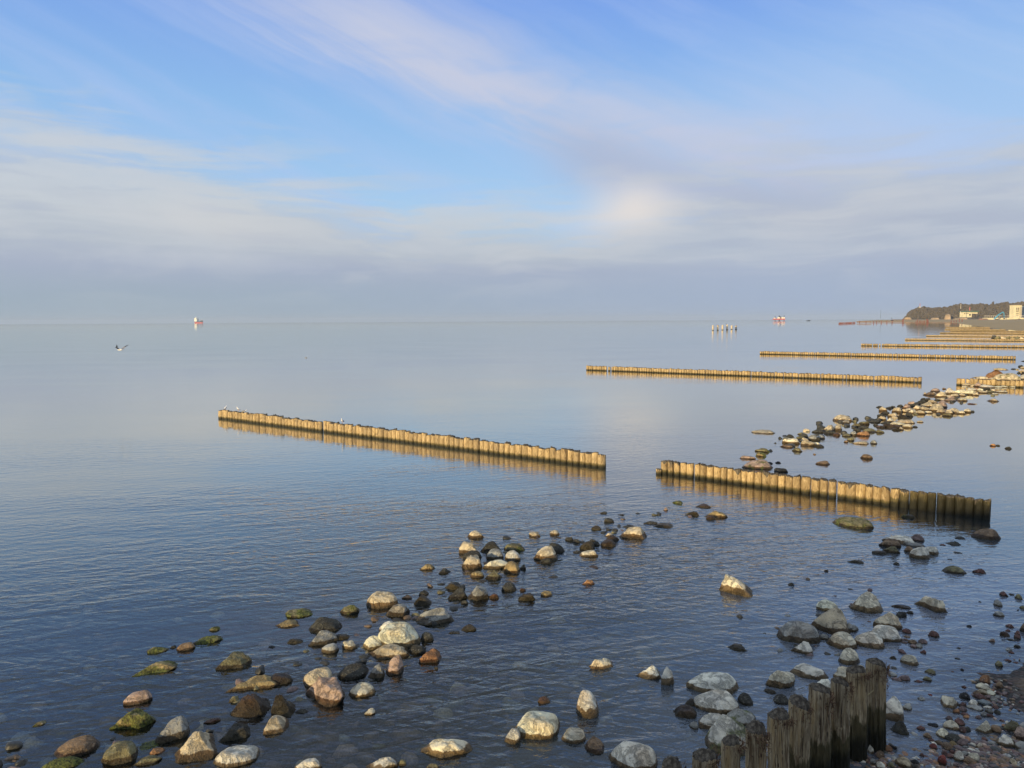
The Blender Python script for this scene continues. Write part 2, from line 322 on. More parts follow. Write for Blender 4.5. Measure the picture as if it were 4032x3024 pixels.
# ------------------------------------------------------------------ ground and sea
SH = [(-40, -9), (-14, 1.0), (-4, 6.0), (1.5, 8.0), (3.6, 8.3), (5.2, 8.9), (6.3, 9.5), (7.2, 10.3), (7.7, 11.2), (8.1, 12.2), (9.2, 12.9), (10.8, 13.7), (13.5, 16), (18.5, 21), (33, 40), (62, 84)]
for p_ in ((4100, 1312), (3950, 1296), (3850, 1284), (3755, 1271), (3690, 1268), (3565, 1266.5)):
    q_ = at(*p_); SH.append((q_.x, q_.y))
SH += [(790, 1800), (1300, 2500), (2000, 2700), (9000, 3200)]
SHA = np.array(SH)
def shore(P):                                # signed distance, + on the land side (right of the line)
    best = np.full(len(P), 1e9); sg = np.ones(len(P))
    for i in range(len(SHA) - 1):
        a, b = SHA[i], SHA[i+1]; ab = b - a; t = np.clip(((P - a) @ ab) / (ab @ ab), 0, 1)
        q = a + t[:, None] * ab; d = np.hypot(*(P - q).T)
        cr = ab[0] * (P[:, 1] - a[1]) - ab[1] * (P[:, 0] - a[0])
        m_ = d < best - 1e-9; best = np.where(m_, d, best); sg = np.where(m_, np.where(cr < 0, 1.0, -1.0), sg)
    return best * sg
def wob(x, y, s, k=0.0):
    return (np.sin(x * s + 1.3 + k) * np.cos(y * s * 1.17 + 0.7 + k) + 0.5 * np.sin(x * s * 2.3 + y * s * 1.9 + 2 * k))
def height(P):
    d = shore(P); x, y = P[:, 0], P[:, 1]
    land = np.where(d < 4, 0.085 * d, 0.34 + 0.05 * (d - 4)); land = np.minimum(land, 3.0)
    sea = np.where(d > -12, 0.055 * d, -0.66 + 0.045 * (d + 12)); sea = np.maximum(sea, -3.0)
    h = np.where(d > 0, land, sea)
    near = np.exp(-np.hypot(x - 5, y - 12) / 25)
    h = h + near * (0.014 * wob(x, y, 1.7) + 0.015 * wob(x, y, 4.3, 1.0))
    # little bank of wet sand at the water's edge
    h = h + 0.10 * np.exp(-(((x - 9.2) / 0.8) ** 2 + ((y - 12.1) / 0.6) ** 2))
    return h
def polar(rings, na, name, zf):
    V = [(0.0, 0.0)]; 
    ang = np.linspace(0, 2 * np.pi, na, endpoint=False)
    P = np.concatenate([[[0.0, 0.0]]] + [np.stack([r_ * np.cos(ang), r_ * np.sin(ang)], 1) for r_ in rings])
    z = zf(P); V = np.column_stack([P, z]); T = []
    k = np.arange(na); k2 = (k + 1) % na
    T.append(np.stack([np.zeros(na, int), 1 + k, 1 + k2], 1))
    for j in range(len(rings) - 1):
        a = 1 + j * na; b = a + na
        T.append(np.stack([a + k, b + k, b + k2], 1)); T.append(np.stack([a + k, b + k2, a + k2], 1))
    return V, np.concatenate(T), P
rg = np.concatenate([np.linspace(2, 30, 110), 30 * 1.055 ** np.arange(1, 122)]); rg = rg[rg < 19500]; rg = np.append(rg, 20000)
Vg, Tg, _ = polar(rg, 480, "ground", height)
ground = link("seabed", fastmesh("seabed", Vg, Tg), None, ground_material()); tag(ground, "pebbly sea bottom rising to a brown gravel and sand beach", kind='structure')
rw = np.concatenate([np.linspace(2, 40, 40), 40 * 1.1 ** np.arange(1, 66)]); rw = rw[rw < 19500]; rw = np.append(rw, 20000)
Vw, Tw, Pw = polar(rw, 240, "sea", lambda P: np.zeros(len(P)))
wme = fastmesh("sea", Vw, Tw); dep = wme.attributes.new('depth', 'FLOAT', 'POINT'); dep.data.foreach_set('value', np.maximum(0, -height(Pw)).astype(np.float32))
sea = link("sea", wme, None, water_material()); tag(sea, "calm blue grey sea with small ripples", kind='structure')
# seafront terrace behind the viewer, whose shade falls over the near beach
tb = MB().box((-11.9, -13.5, -1.5), (60, -4.0, 6.15)); terr = tb.build("promenade_terrace", plain("concrete", (0.42, 0.40, 0.36), 0.9)); tag(terr, "concrete seafront terrace behind the viewer", kind='structure')

HAZE = True
if HAZE:
    hb = MB().box((-21000, -21000, -4.2), (21000, 21000, 92)).build("haze", None)
    hb.data.materials.clear(); hm = bpy.data.materials.new("haze"); hm.use_nodes = True; ht = NT(hm.node_tree); ht.n.clear(); ho = ht.new('ShaderNodeOutputMaterial')
    pv = ht.new('ShaderNodeVolumePrincipled'); pv.inputs['Color'].default_value = (0.62, 0.74, 0.92, 1); pv.inputs['Density'].default_value = 0.00006; pv.inputs['Anisotropy'].default_value = 0.0
    ht.l.new(pv.outputs[0], ho.inputs['Volume']); hb.data.materials.append(hm); tag(hb, 'thin blue sea haze', None, None, 'stuff')
import re
# ------------------------------------------------------------------ stones
CR = {'A': (0, 2350, 2.461), 'B': (700, 2350, 2.461), 'C': (1100, 2050, 2.5525), 'D': (1700, 1950, 2.212), 'E': (1400, 2500, 2.765),
      'F': (2100, 2500, 2.765), 'G': (2600, 2250, 2.766), 'H': (3200, 2250, 2.659), 'I': (2600, 2550, 2.3284), 'J': (3450, 2550, 3.5),
      'K': (2850, 1420, 3.16), 'L': (3400, 1400, 3.5), 'M': (2500, 1750, 2.949), 'N': (3200, 1800, 2.659), 'O': (3300, 2650, 4.424), 'P': (3650, 2250, 4.147)}
PAL = {'pale': (.76, .73, .62), 'cream': (.75, .69, .52), 'tan': (.60, .51, .35), 'grey': (.34, .345, .32), 'dark': (.055, .055, .045), 'olive': (.20, .185, .10),
       'brown': (.24, .165, .10), 'maroon': (.15, .078, .066), 'orange': (.48, .26, .12), 'pink': (.46, .34, .27), 'red': (.26, .07, .055), 'rust': (.33, .17, .08),
       'blue': (.16, .19, .20), 'gold': (.40, .31, .15), 'black': (.025, .027, .028), 'mauve': (.22, .16, .15)}
# crop x0 x1 top bottom colour flags | name.   a angular  r rounded  f flat  m/M mossy  w high wet mark  d wet all over  s just awash
T1 = '''
A 1435 1630 478 548 olive am | angular moss covered stone with a blunt lit left end
A 1640 1715 452 500 dark ms
A 1720 1885 442 522 brown rm | round stone, green on its left and orange on its right
B 115 430 385 455 olive fM | long low stone under bright green weed
A 1312 1700 630 745 gold aM | brightest green mossy slab, standing clear of the left shore stones
A 1210 1465 912 1040 pink rw | smooth pink stone on the far left of the near row
A 1088 1490 1090 1300 gold aM | pointed stone with green flanks and a cracked white peak
A 1525 1830 1170 1400 grey rw | dark grey boulder with a bright crumbly lower face
A 325 440 1205 1250 olive am | small green stone alone near the left edge
A 560 945 1375 1552 brown rw | dark humped boulder with a pale broken left end
A 1010 1325 1395 1622 olive rw | domed brown olive boulder near the lower left corner
A 1290 1560 1385 1500 dark Ms
A 1458 1590 1460 1530 orange a
A 1325 1560 1535 1625 olive a
A 410 790 1560 1680 olive Mr | large green mossy stone cut by the bottom edge on the left
A 1700 1830 1390 1450 olive s
B 0 380 1285 1600 tan a | tall peaked tan boulder with a rough white face
B 370 785 1450 1645 pale r | white stone with an orange brown left end
B 305 410 288 332 olive rM
B 600 710 185 215 olive fMs
B 1050 1300 115 205 olive fM | thin green stone lying slanted like a plank
B 950 1175 228 300 gold f
B 1575 1760 65 170 olive am | small dark stone with a golden lower corner
B 1275 1590 205 355 dark r | wide low dark brown boulder
B 1275 1560 325 465 grey a | dark stone with a white left facet
B 1520 1665 355 415 olive rd
B 1395 1560 450 550 grey rw | olive stone with a small white tip
B 1595 1730 418 515 cream aw | small white topped block like a cube
B 1055 1225 380 460 olive rs
B 865 955 455 505 dark rs
B 380 710 548 700 olive a | grey olive stone tapering to the left
B 495 975 780 925 gold a | long golden brown stone, flat along its top
B 890 1105 740 850 mauve rd | smooth mauve brown stone behind the long golden one
B 520 890 935 1180 brown ad | brown pyramid shaped boulder with a golden face
B 912 1140 935 1160 olive ad | green black upright boulder beside the brown pyramid
B 505 590 960 1030 olive a
B 845 1065 1140 1315 tan r | pointed cream stone with an orange foot
B 1220 1500 700 890 tan r | cream stone tucked behind the flat faced pink boulder
B 1250 1615 770 1070 pink a | large pinkish boulder with a flat round face
B 1550 1850 660 800 dark r | black boulder with a grey top beside the flat faced one
B 1662 1915 828 972 cream r | smooth oval white stone with an orange rim
B 1810 1915 1080 1150 cream a | tiny pale pyramid poking out of open water
B 1145 1265 1080 1130 dark a
B 435 690 1215 1385 blue ad | bluish dark rock just below the brown pyramid
B 260 410 1185 1230 orange fd
B 1140 1390 1575 1690 pale a | pale wedge at the bottom edge, left of the middle
C 878 1195 712 888 tan rw | large round tan boulder with a dark stripe down its front
C 1080 1308 833 972 grey fw | stepped grey stone with a pale ledge
C 1230 1335 745 790 brown a
C 1355 1530 745 855 olive rd | olive cone shaped stone behind the grey wedge
C 1400 1500 700 755 dark a
C 1340 1755 870 1060 grey a | long grey wedge boulder sloping to the right
C 995 1425 1030 1300 cream r | largest golden boulder of the near row
C 1005 1180 1018 1130 pale r
C 845 1075 1155 1300 cream a | cream angular stone left of the largest boulder
C 900 1308 1235 1400 tan a | tan wedge lying in front of the largest boulder
C 1425 1550 1115 1215 dark r | black round stone with a pale cap
C 1300 1475 1250 1345 dark rd
C 1075 1250 1370 1555 pink r | rough rose grey block with a wet foot
C 895 1060 1455 1600 grey aw | green grey stone with crossed pale facets
C 1410 1628 1300 1438 rust a | rust orange and brown stone in front of the grey wedge
C 1688 1830 1085 1145 olive fs
C 1830 1980 1042 1115 olive fd
C 1680 1840 615 700 olive fd
C 1700 1890 680 800 dark ad | black and olive stone behind the grey tilted one
C 1820 1900 785 845 dark rs
D 315 500 790 925 grey aw | tilted grey stone with a dark wet base
C 1410 1560 433 497 gold a | small golden stone alone at the left of the middle cluster
C 1605 1718 480 535 dark ad
D 318 450 310 380 tan aw | tan block farthest back in the middle cluster
D 238 400 405 515 tan a | leaning tan stone at the left of the middle cluster
D 430 605 405 500 dark a | black stone with pink speckles
D 632 808 418 490 olive rm | dark mossy boulder with a white tipped back
D 270 435 485 565 dark r
D 475 625 472 560 grey r | blue grey rounded stone in the middle cluster
D 637 775 485 575 pale r | white rounded stone in the middle cluster
D 265 440 522 648 tan aw | cream boulder with a golden foot, left of the middle cluster
D 448 685 555 650 cream aw | long white topped wedge with a brown front
D 625 768 580 685 gold r | golden egg shaped boulder front right of the middle cluster
D 768 820 600 650 dark a
D 468 612 645 740 olive aw | olive stone with a pale peak, front of the middle cluster
D 335 455 665 720 gold rw | small golden stone with a white dot
D 345 498 720 768 gold fs
D 610 735 760 838 dark r | dark brown dome just before the middle cluster
D 500 585 860 905 orange rd
D 768 818 808 838 orange rd
D 755 900 848 922 olive ad | olive half sunk stone with a golden face
D 950 1050 838 882 gold rw | lone small golden stone right of the olive half sunk one
D 888 1095 445 575 cream rw | big cream domed boulder with a dark wet left corner
D 1000 1155 415 505 dark r | black boulder behind the big cream dome
D 940 1050 548 600 dark a
D 848 945 320 365 tan aw
D 1030 1110 303 350 tan rw
D 1060 1130 350 378 brown rs
D 1162 1232 362 398 dark r
D 1228 1295 382 418 dark r
D 1288 1420 392 480 olive rd | olive brown round stone above a cream wedge
D 1225 1320 470 510 dark rs
D 1290 1450 480 545 cream aw | cream wedge lying flat on the water line
D 1375 1430 382 408 dark r
D 1395 1462 403 440 dark r
D 1470 1605 385 450 brown rd | two toned brown stone left of the tan slab
D 1520 1630 350 400 brown rd
D 1520 1578 325 360 tan a
D 1388 1478 265 305 olive rd
D 1502 1588 198 238 dark rd
D 1470 1525 142 163 dark fd
D 1622 1682 163 175 dark fd
D 1480 1528 312 326 dark fd
D 1665 1775 255 285 blue fd
D 1640 1870 278 388 tan aw | big tan slab with a sloping golden face
D 1845 1965 222 255 dark f | flat dark stone with one pale streak
D 1940 2098 242 285 grey fd | grey wedge stone pointing left
D 2100 2180 48 75 olive fM
D 2022 2055 108 133 pink a
D 1318 1460 598 645 rust rs
D 1313 1418 735 782 orange aw | bright orange stone with a white top
D 990 1118 690 735 olive rs
E 712 1268 1118 1350 cream fw | flat topped cream block with a jagged brown waterline
E 1730 2225 832 1142 cream r | biggest pale rounded boulder at bottom centre
E 1625 1800 1030 1195 pale rw | small white backed stone leaning at the big boulder
E 1985 2120 680 750 orange rd | lone orange brown pebble in open water
E 118 465 1325 1480 pale aw | pale ridge backed stone cut by the bottom edge
E 460 550 1350 1425 olive a
E 760 910 1408 1475 olive r
E 840 910 325 378 olive rs
E 500 700 420 480 olive fs
F 605 865 245 388 cream a | angular cream stone with a crystal like top
F 1120 1390 318 485 pale aw | pale fish shaped stone pointing up right
F 1392 1530 365 558 pale rw | narrow upright pale stone
F 470 710 632 915 pale rw | egg shaped pale stone standing on end
F 745 880 708 765 dark rs
F 310 570 1015 1190 cream rw | cream oval stone right of the biggest pale boulder
F 570 770 1130 1305 brown rw | brown stone with two white patches
F 820 1345 1145 1500 pale r | very large light grey boulder at the bottom edge
F 1655 1780 697 780 olive rd
F 1525 1775 780 915 brown ad | wet brown cracked stone at the foot of the pale boulders
F 1698 1790 945 1030 grey r
F 1798 2080 858 1050 pale a | leaf shaped pale stone with a green tinge
I 412 820 632 1010 pale rm | big green stained boulder behind the nearest posts
G 288 840 1090 1345 pale rw | largest oval boulder by the old posts
G 365 848 1315 1560 pale r | blue white boulder in front of the largest oval one
G 650 985 20 270 cream aw | lone cream peaked stone in open water
G 735 940 790 870 olive fd | low wet olive stone in open water
G 1395 1455 122 158 dark rd
G 1283 1730 558 785 grey rw | long smooth grey boulder
G 1430 1650 762 905 pale aw | pale block in front of the long grey boulder
G 1160 1455 1022 1280 cream aw | cube like cream stone beyond the posts
G 1423 1815 1018 1195 pale aw | pale stone with a long dark left tail
G 1130 1250 1278 1335 grey fd
G 1235 1400 1345 1455 dark r | dark stone with a splash of white
G 845 1005 1325 1465 dark r | black stone with a white lump on top
G 700 1030 1510 1680 grey rm | grey green boulder behind the stained one
H 45 265 300 430 cream rw | tan capped stone behind the tallest heap stone
H -9 370 370 655 tan r | biggest rounded tan boulder of the right heap
H 407 718 232 440 cream rw | large cream boulder with folded layers
H 645 922 430 610 cream aw | cream lumpy boulder with a dark skirt
H 610 920 573 745 pale r | pale boulder with a slanted flat top
H 445 735 643 805 pale rw | smooth oval pale boulder with a maroon wet rim
H 162 448 645 820 cream rw | cream stone pointing right below the tan boulder
H 60 165 650 720 grey rw
H 345 475 548 640 grey aw
H 278 480 812 985 cream rw | rounded cream stone just beyond the tallest post
H 1080 1388 255 425 cream aw | lone cream boulder tapering right over a dark base
H 830 1018 348 395 brown fd | flat dark brown plank like stone
H 880 978 415 490 dark ad
H 985 1050 412 448 dark rd
H 940 1025 597 655 maroon rd | smooth brown egg in the shallows
H 1218 1318 618 695 maroon rw | maroon stone with a cream cap
H 925 1098 870 985 cream rw | brick like stone with a cream top
H 808 872 888 922 olive ad
H 1178 1282 1015 1075 olive am
H 1108 1195 708 762 mauve r
H 1000 1090 712 765 brown a
H 1025 1085 765 805 mauve r
H 1075 1145 752 805 grey rw
H 920 985 728 755 mauve f
H 950 1005 702 727 mauve f
H 1130 1185 820 862 maroon a
H 1160 1240 1103 1150 olive r
H 905 1015 1090 1150 mauve r
H 832 930 1112 1148 mauve f
H 800 875 1055 1102 grey r
H 1075 1148 1138 1165 maroon a
H 1615 1662 558 583 black rd
H 2120 2188 238 295 olive r
H 1960 2038 212 265 maroon a
H 1900 1978 300 370 grey r
H 1900 1995 420 475 grey rw
I 1590 1775 172 310 cream a | cracked cream stone behind the second post from the right
I 1790 1880 158 205 cream r
I 1405 1575 275 400 pale aw | white topped stone peeping over the broken posts
J 60 358 680 1010 pale rw | round backed white boulder half hidden by the tallest post
N 225 618 630 748 olive rm | large low boulder with green weed and a cream back
N 920 1075 582 645 olive ms
N 1680 1942 745 865 brown rw | chunky dark block at the end of the log wall
N 740 1045 808 905 pale fw | long flat white topped slab
N 1030 1160 812 885 mauve r | rounded maroon grey stone
N 705 915 855 955 brown fw | brown stone under the long flat slab
N 955 1160 893 945 grey fw
N 730 905 920 1008 olive aw
N 628 770 975 1022 olive rd
N 965 1060 935 1000 brown rw
N 1018 1215 942 1070 pale rw | light grey boulder in front of the flat slab
N 1150 1308 930 1020 pale rw | white blunt stone joined to the light grey one
N 1410 1545 880 925 dark a
N 1490 1595 815 860 olive rs
N 1330 1390 908 927 maroon f
N 1475 1572 978 1015 olive rs
N 1395 1470 1048 1080 mauve rs
N 1370 1590 1140 1225 olive rw | olive stone with a cream patch on its crown
N 1680 1800 1168 1220 maroon aw | small maroon stone with a white top
N 370 525 1068 1110 olive fd
N 848 905 1100 1130 dark rd
N 118 162 1175 1202 brown ad
M 440 550 655 690 olive fM
M 705 875 685 735 brown fd
M 585 745 775 835 olive ad | olive stone just left of the golden one before the log wall
M 810 1065 765 855 gold aw | golden cream stone before the log wall
M 828 930 828 875 brown rd
M 340 380 732 770 pink r
K 362 620 862 912 tan f | long flat tan stone alone on the open side
K 1375 1578 672 755 tan r | tan dome standing apart behind the rubble
K 1478 1560 738 788 grey aw
K 213 385 1180 1230 pink fw | flat stone left of the big mossy boulder
K 258 582 1228 1352 pink rm | big boulder, green on the left and cream on the right
K 398 562 1085 1140 olive am | pair topping mossy stone with a tan tip
K 410 515 1140 1195 gold rM
K 637 785 1332 1395 black a | black stone right behind the log wall
K 545 605 1262 1290 black f
K 648 705 1253 1278 black f
K 1155 1305 1245 1298 brown rw
K 1713 1840 1165 1225 brown rw | brown stone alone in the pale water
K 1113 1145 1155 1172 brown r
K 708 855 1045 1087 brown fw
K 857 960 1083 1133 olive a
K 740 935 962 1040 cream aw
K 780 867 917 962 dark r
K 925 1005 892 925 olive r
K 903 1000 935 980 olive f
K 948 1050 957 1010 tan a
K 968 1130 990 1065 tan aw | broad cream stone at the near end of the rubble line
K 1130 1210 1015 1055 cream aw
K 1135 1240 1047 1085 olive fd
K 985 1045 917 955 dark r
K 1055 1160 920 997 grey rw
K 1158 1250 922 975 grey rw
K 1150 1198 950 995 dark r
K 1105 1230 855 900 dark r
K 1228 1365 800 885 tan a
K 1360 1462 795 875 tan rw
K 1255 1390 870 918 dark a
K 1362 1440 897 938 orange rd
K 1480 1570 905 945 olive r
K 1575 1645 873 935 grey rw
K 1645 1802 873 942 orange r | glowing orange cream loaf shaped stone
K 1540 1615 950 1000 olive r
K 1498 1540 990 1020 brown r
K 1620 1787 1002 1047 tan f
K 1832 1900 987 1040 grey r
K 1598 1690 780 825 olive r
K 1682 1800 808 850 dark f
K 1690 1800 748 797 olive aw
K 1805 1930 735 775 dark f
K 1620 1700 835 880 dark r
K 1742 1898 840 895 olive a
K 1903 1985 860 900 olive r
K 1868 1915 782 812 dark a
K 1907 1990 805 838 mauve a
'''
T2 = '''
L 185 265 692 720 dark
L 217 320 702 770 tan w
L 310 385 700 735 dark
L 375 435 692 722 dark
L 405 515 710 790 tan w
L 240 345 768 808 dark
L 515 612 738 785 tan
L 540 645 668 740 pink w | rosy upright stone in the rubble line
L 470 540 675 705 dark
L 615 705 630 680 pink
L 570 630 728 760 tan
L 197 300 803 850 dark
L 205 305 835 892 cream w
L 345 462 788 855 tan w
L 328 405 852 915 cream | little white peak in the rubble line
L 475 600 810 870 olive d
L 590 672 785 845 dark d
L 555 625 842 872 dark
L 245 385 905 945 dark
L 455 680 877 940 tan | longest tan slab at the front of the rubble
L 375 560 915 968 cream w
L 285 520 940 998 brown d
L 545 668 938 1000 cream w
L 380 500 985 1032 olive s
L 497 550 983 1030 tan w
L 685 740 968 992 dark
L 742 818 893 922 tan w
L 190 285 963 1000 mauve d
L 140 197 938 967 dark
L 630 720 735 800 cream
L 710 840 750 812 tan w
L 840 945 762 800 cream w
L 760 945 632 715 tan | largest sloping tan slab in the middle of the rubble
L 695 800 680 750 tan
L 800 900 700 760 tan
L 900 1020 608 660 tan
L 905 1085 655 775 tan
L 1015 1140 610 720 pink
L 930 1010 700 770 olive
L 1015 1120 720 800 tan | cream boulder at the front corner of the rubble
L 1100 1215 793 840 olive w
L 1130 1225 740 810 tan
L 1180 1310 722 795 tan
L 1290 1395 755 808 cream w
L 1395 1480 730 788 cream w | last bright stone at the right tip of the rubble spit
L 1470 1525 755 780 dark
L 790 850 580 612 dark
L 850 920 585 622 dark
L 755 850 610 662 dark
L 640 760 650 705 dark
L 690 790 640 690 dark
L 835 985 505 552 brown w
L 940 1040 450 505 pink w
L 985 1140 492 578 tan | ochre boulder rising in the far half of the rubble
L 1090 1135 443 465 brown
L 1130 1245 437 530 pale
L 995 1130 580 622 tan
L 1130 1265 580 632 pink
L 1180 1245 555 592 pink
L 1205 1300 520 572 tan
L 1240 1400 455 535 cream
L 1295 1405 520 562 tan w
L 1405 1535 470 542 cream
L 1430 1540 445 485 pale
L 1500 1580 510 552 tan w
L 1570 1640 450 492 cream
L 1590 1700 480 520 tan w
L 1290 1418 582 630 cream w | oval cream stone just outside the rubble line
L 1700 1800 480 515 olive f
L 1835 1965 480 512 cream fw
L 1780 1850 517 540 cream fw
L 1720 1852 590 635 tan w | flat tan stone alone in the lagoon
L 1765 1800 637 652 brown
L 1445 1540 655 674 maroon f
L 1745 1822 1213 1250 orange w | small orange stone far out at the right
L 1822 1875 1225 1248 dark
L 1962 2032 1253 1288 dark
L 1365 1480 375 418 tan
L 1365 1430 415 434 cream
L 1530 1620 365 432 pink
L 1610 1790 398 447 pale f
L 1800 1905 420 447 cream f
L 1890 1985 412 442 cream f
L 2003 2085 420 442 cream
L 1640 1735 440 475 dark
L 1705 1950 195 335 rust r | rust orange mound behind the short log wall
L 1805 1915 172 200 tan fb | flat slab balanced on the rust orange mound
L 1820 2130 238 345 tan rm | broad grey green hump right of the rust mound
L 2115 2260 260 330 pale
L 1560 1720 285 335 tan
L 1670 1715 270 300 dark
L 1725 1830 300 338 tan
L 1840 1925 310 342 cream
L 2120 2160 220 245 dark
L 1520 1640 288 307 tan w
L 2140 2200 130 158 dark
L 2045 2110 175 190 dark
L 2095 2140 180 197 cream
L 2190 2260 68 82 dark
L 2150 2230 200 226 tan
L 2170 2260 150 178 tan
L 2175 2250 222 262 dark
'''
T3 = '''
J 1645 1735 188 265 olive a
J 1770 1858 160 192 maroon f
J 1880 1950 190 217 maroon f
J 1160 1205 290 318 black r
J 1035 1070 318 338 maroon a
J 1085 1150 137 158 maroon f
J 1423 1560 375 508 rust r | reddish brown egg shaped stone standing upright
J 1385 1590 505 600 cream f | cream slab at the foot of the upright brown egg
J 1380 1520 565 645 tan f
J 1510 1635 590 655 cream r
J 1335 1510 640 718 maroon f | flat maroon stone under the cream slabs
J 1340 1440 600 662 brown r
J 1150 1285 618 715 black r | round black stone with a lined face
J 1180 1240 523 558 maroon r
J 1500 1600 655 715 mauve r
J 1575 1665 680 755 grey r
J 1640 1720 655 700 grey r
J 1400 1580 720 805 blue f | flat slate blue stone in the gravel spit
J 1280 1400 725 812 pale r | chalky pale round stone
J 1250 1460 790 862 grey r
J 900 1115 668 835 cream a | cream angular stone at the left end of the gravel spit
J 1060 1150 840 912 rust aw
J 1130 1240 815 885 mauve r
J 1140 1240 755 820 maroon a
J 1480 1590 800 845 pale f
J 1500 1600 840 900 grey f
J 1600 1680 795 840 maroon r
J 1650 1715 600 645 maroon r
J 1650 1745 470 570 brown a
J 1770 1870 533 570 pink f
J 1170 1280 895 945 maroon r
J 1200 1275 925 972 orange r
J 1370 1445 935 985 mauve r
J 1445 1520 885 950 grey r
J 1520 1620 910 962 maroon a
J 1630 1710 860 918 dark r
J 1700 1760 990 1020 maroon f
J 965 1050 945 1010 mauve a
J 1080 1215 975 1078 maroon r | deep maroon oval behind a pale block
J 935 1135 1005 1135 cream r | pale block in front of the deep maroon oval
J 1220 1295 1090 1158 dark r
J 1145 1240 1095 1178 maroon r
J 835 1000 1110 1252 cream rw | cream capped barrel shaped stone
J 710 850 1040 1092 black f | black ragged lump of weed covered stone
J 560 665 1075 1142 maroon a
J 655 755 1180 1252 brown r
J 720 798 1255 1295 maroon r
J 805 915 1280 1338 brown a
J 735 835 1325 1402 red r | brightest red round pebble
J 960 1180 1200 1312 dark fw | black slab with a white upper edge
J 910 1050 1315 1418 brown r
J 1010 1105 1290 1362 gold r
J 1115 1245 1265 1358 mauve r
J 1390 1580 1010 1182 cream a | knobbly cream stone in the gravel
J 1575 1710 1070 1175 brown r
J 1770 1975 1005 1165 olive a | broad olive grey stone by the sandy bank
J 1900 2060 1100 1285 pink r | big smooth pink stone at the right edge
J 1670 1900 1185 1372 pale aw | tipped pale slab with a black point
J 1910 2080 1290 1425 grey r
J 1950 2060 1405 1475 grey r
J 1455 1530 1240 1282 maroon r
J 1290 1360 1280 1318 maroon r
J 1290 1370 1310 1362 pale r
J 1370 1470 1310 1398 pale aw
J 1180 1290 1355 1412 grey r
J 1240 1430 1395 1458 pale f | thin pale slab in the thickest gravel
J 1175 1270 1425 1488 grey r
J 1070 1205 1440 1575 pale a | speckled white wedge in the thickest gravel
J 1270 1420 1460 1585 cream r | elongated cream stone beside the speckled wedge
J 905 975 1425 1478 maroon r
J 850 960 1495 1625 red rb2 | red stone with a pale crown at the bottom edge
J 960 1060 1465 1522 maroon a
J 1015 1075 1415 1467 maroon r
J 1195 1310 1525 1605 brown r
J 1060 1160 1580 1655 mauve r
J 1700 1810 1425 1512 brown rw
J 1790 1845 1495 1552 grey r
J 1835 1945 1535 1645 tan r | peach coloured stone in the bottom right gravel
J 1710 1780 1540 1605 grey r
J 265 480 1510 1665 tan rw | two toned tan and brown stone at the bottom edge
J 155 245 1580 1655 olive r
J 475 590 1545 1608 black a
J 490 580 1615 1675 dark r
J 85 220 1350 1442 rust r | rust coloured loaf by the tallest post
J 0 105 1430 1532 brown r
J 40 160 1520 1578 brown f
J 0 115 1580 1665 pale r
J 600 655 1455 1502 maroon r
J 465 590 1295 1348 pale fs
J 580 665 675 728 grey rw
J 715 770 637 659 red f
J 360 485 765 868 grey rw | grey stone with a white tip right of the white boulder
J 200 445 1000 1198 blue fs | sunken pale blue slab
P 1200 1335 985 1064 rust rd
P 1285 1355 945 982 maroon r
P 1290 1405 860 917 maroon a
P 1425 1525 1025 1112 maroon a
P 1440 1515 965 1032 maroon a
P 1530 1650 860 1000 brown rw | brown white topped stone cut by the right edge
P 1310 1435 1100 1130 dark f
P 1425 1520 1200 1249 dark r
P 1290 1380 1250 1297 grey a
P 1328 1420 1303 1339 maroon f
P 1025 1105 1090 1159 pink a
P 485 550 1235 1262 dark f
P 458 535 1405 1434 dark f
P 1520 1640 560 622 olive r
P 1095 1135 470 497 dark r
P 1340 1420 360 390 dark f
P 1470 1498 620 642 dark r
P 840 885 485 507 dark r
O 500 680 1120 1282 maroon r | round plum coloured stone in the dark under the posts
O 485 570 975 1092 pale r
O 515 620 1270 1412 pale a | white sliver of stone under the posts
O 640 790 1370 1480 mauve r
O 550 660 1500 1600 grey r
'''
def ico(n):
    b = bmesh.new(); bmesh.ops.create_icosphere(b, subdivisions=n, radius=1); b.verts.ensure_lookup_table()
    V = np.array([v.co[:] for v in b.verts]); T = np.array([[v.index for v in f.verts] for f in b.faces]); b.free(); return V, T
ICO = {n: ico(n) for n in (2, 3, 4, 5)}
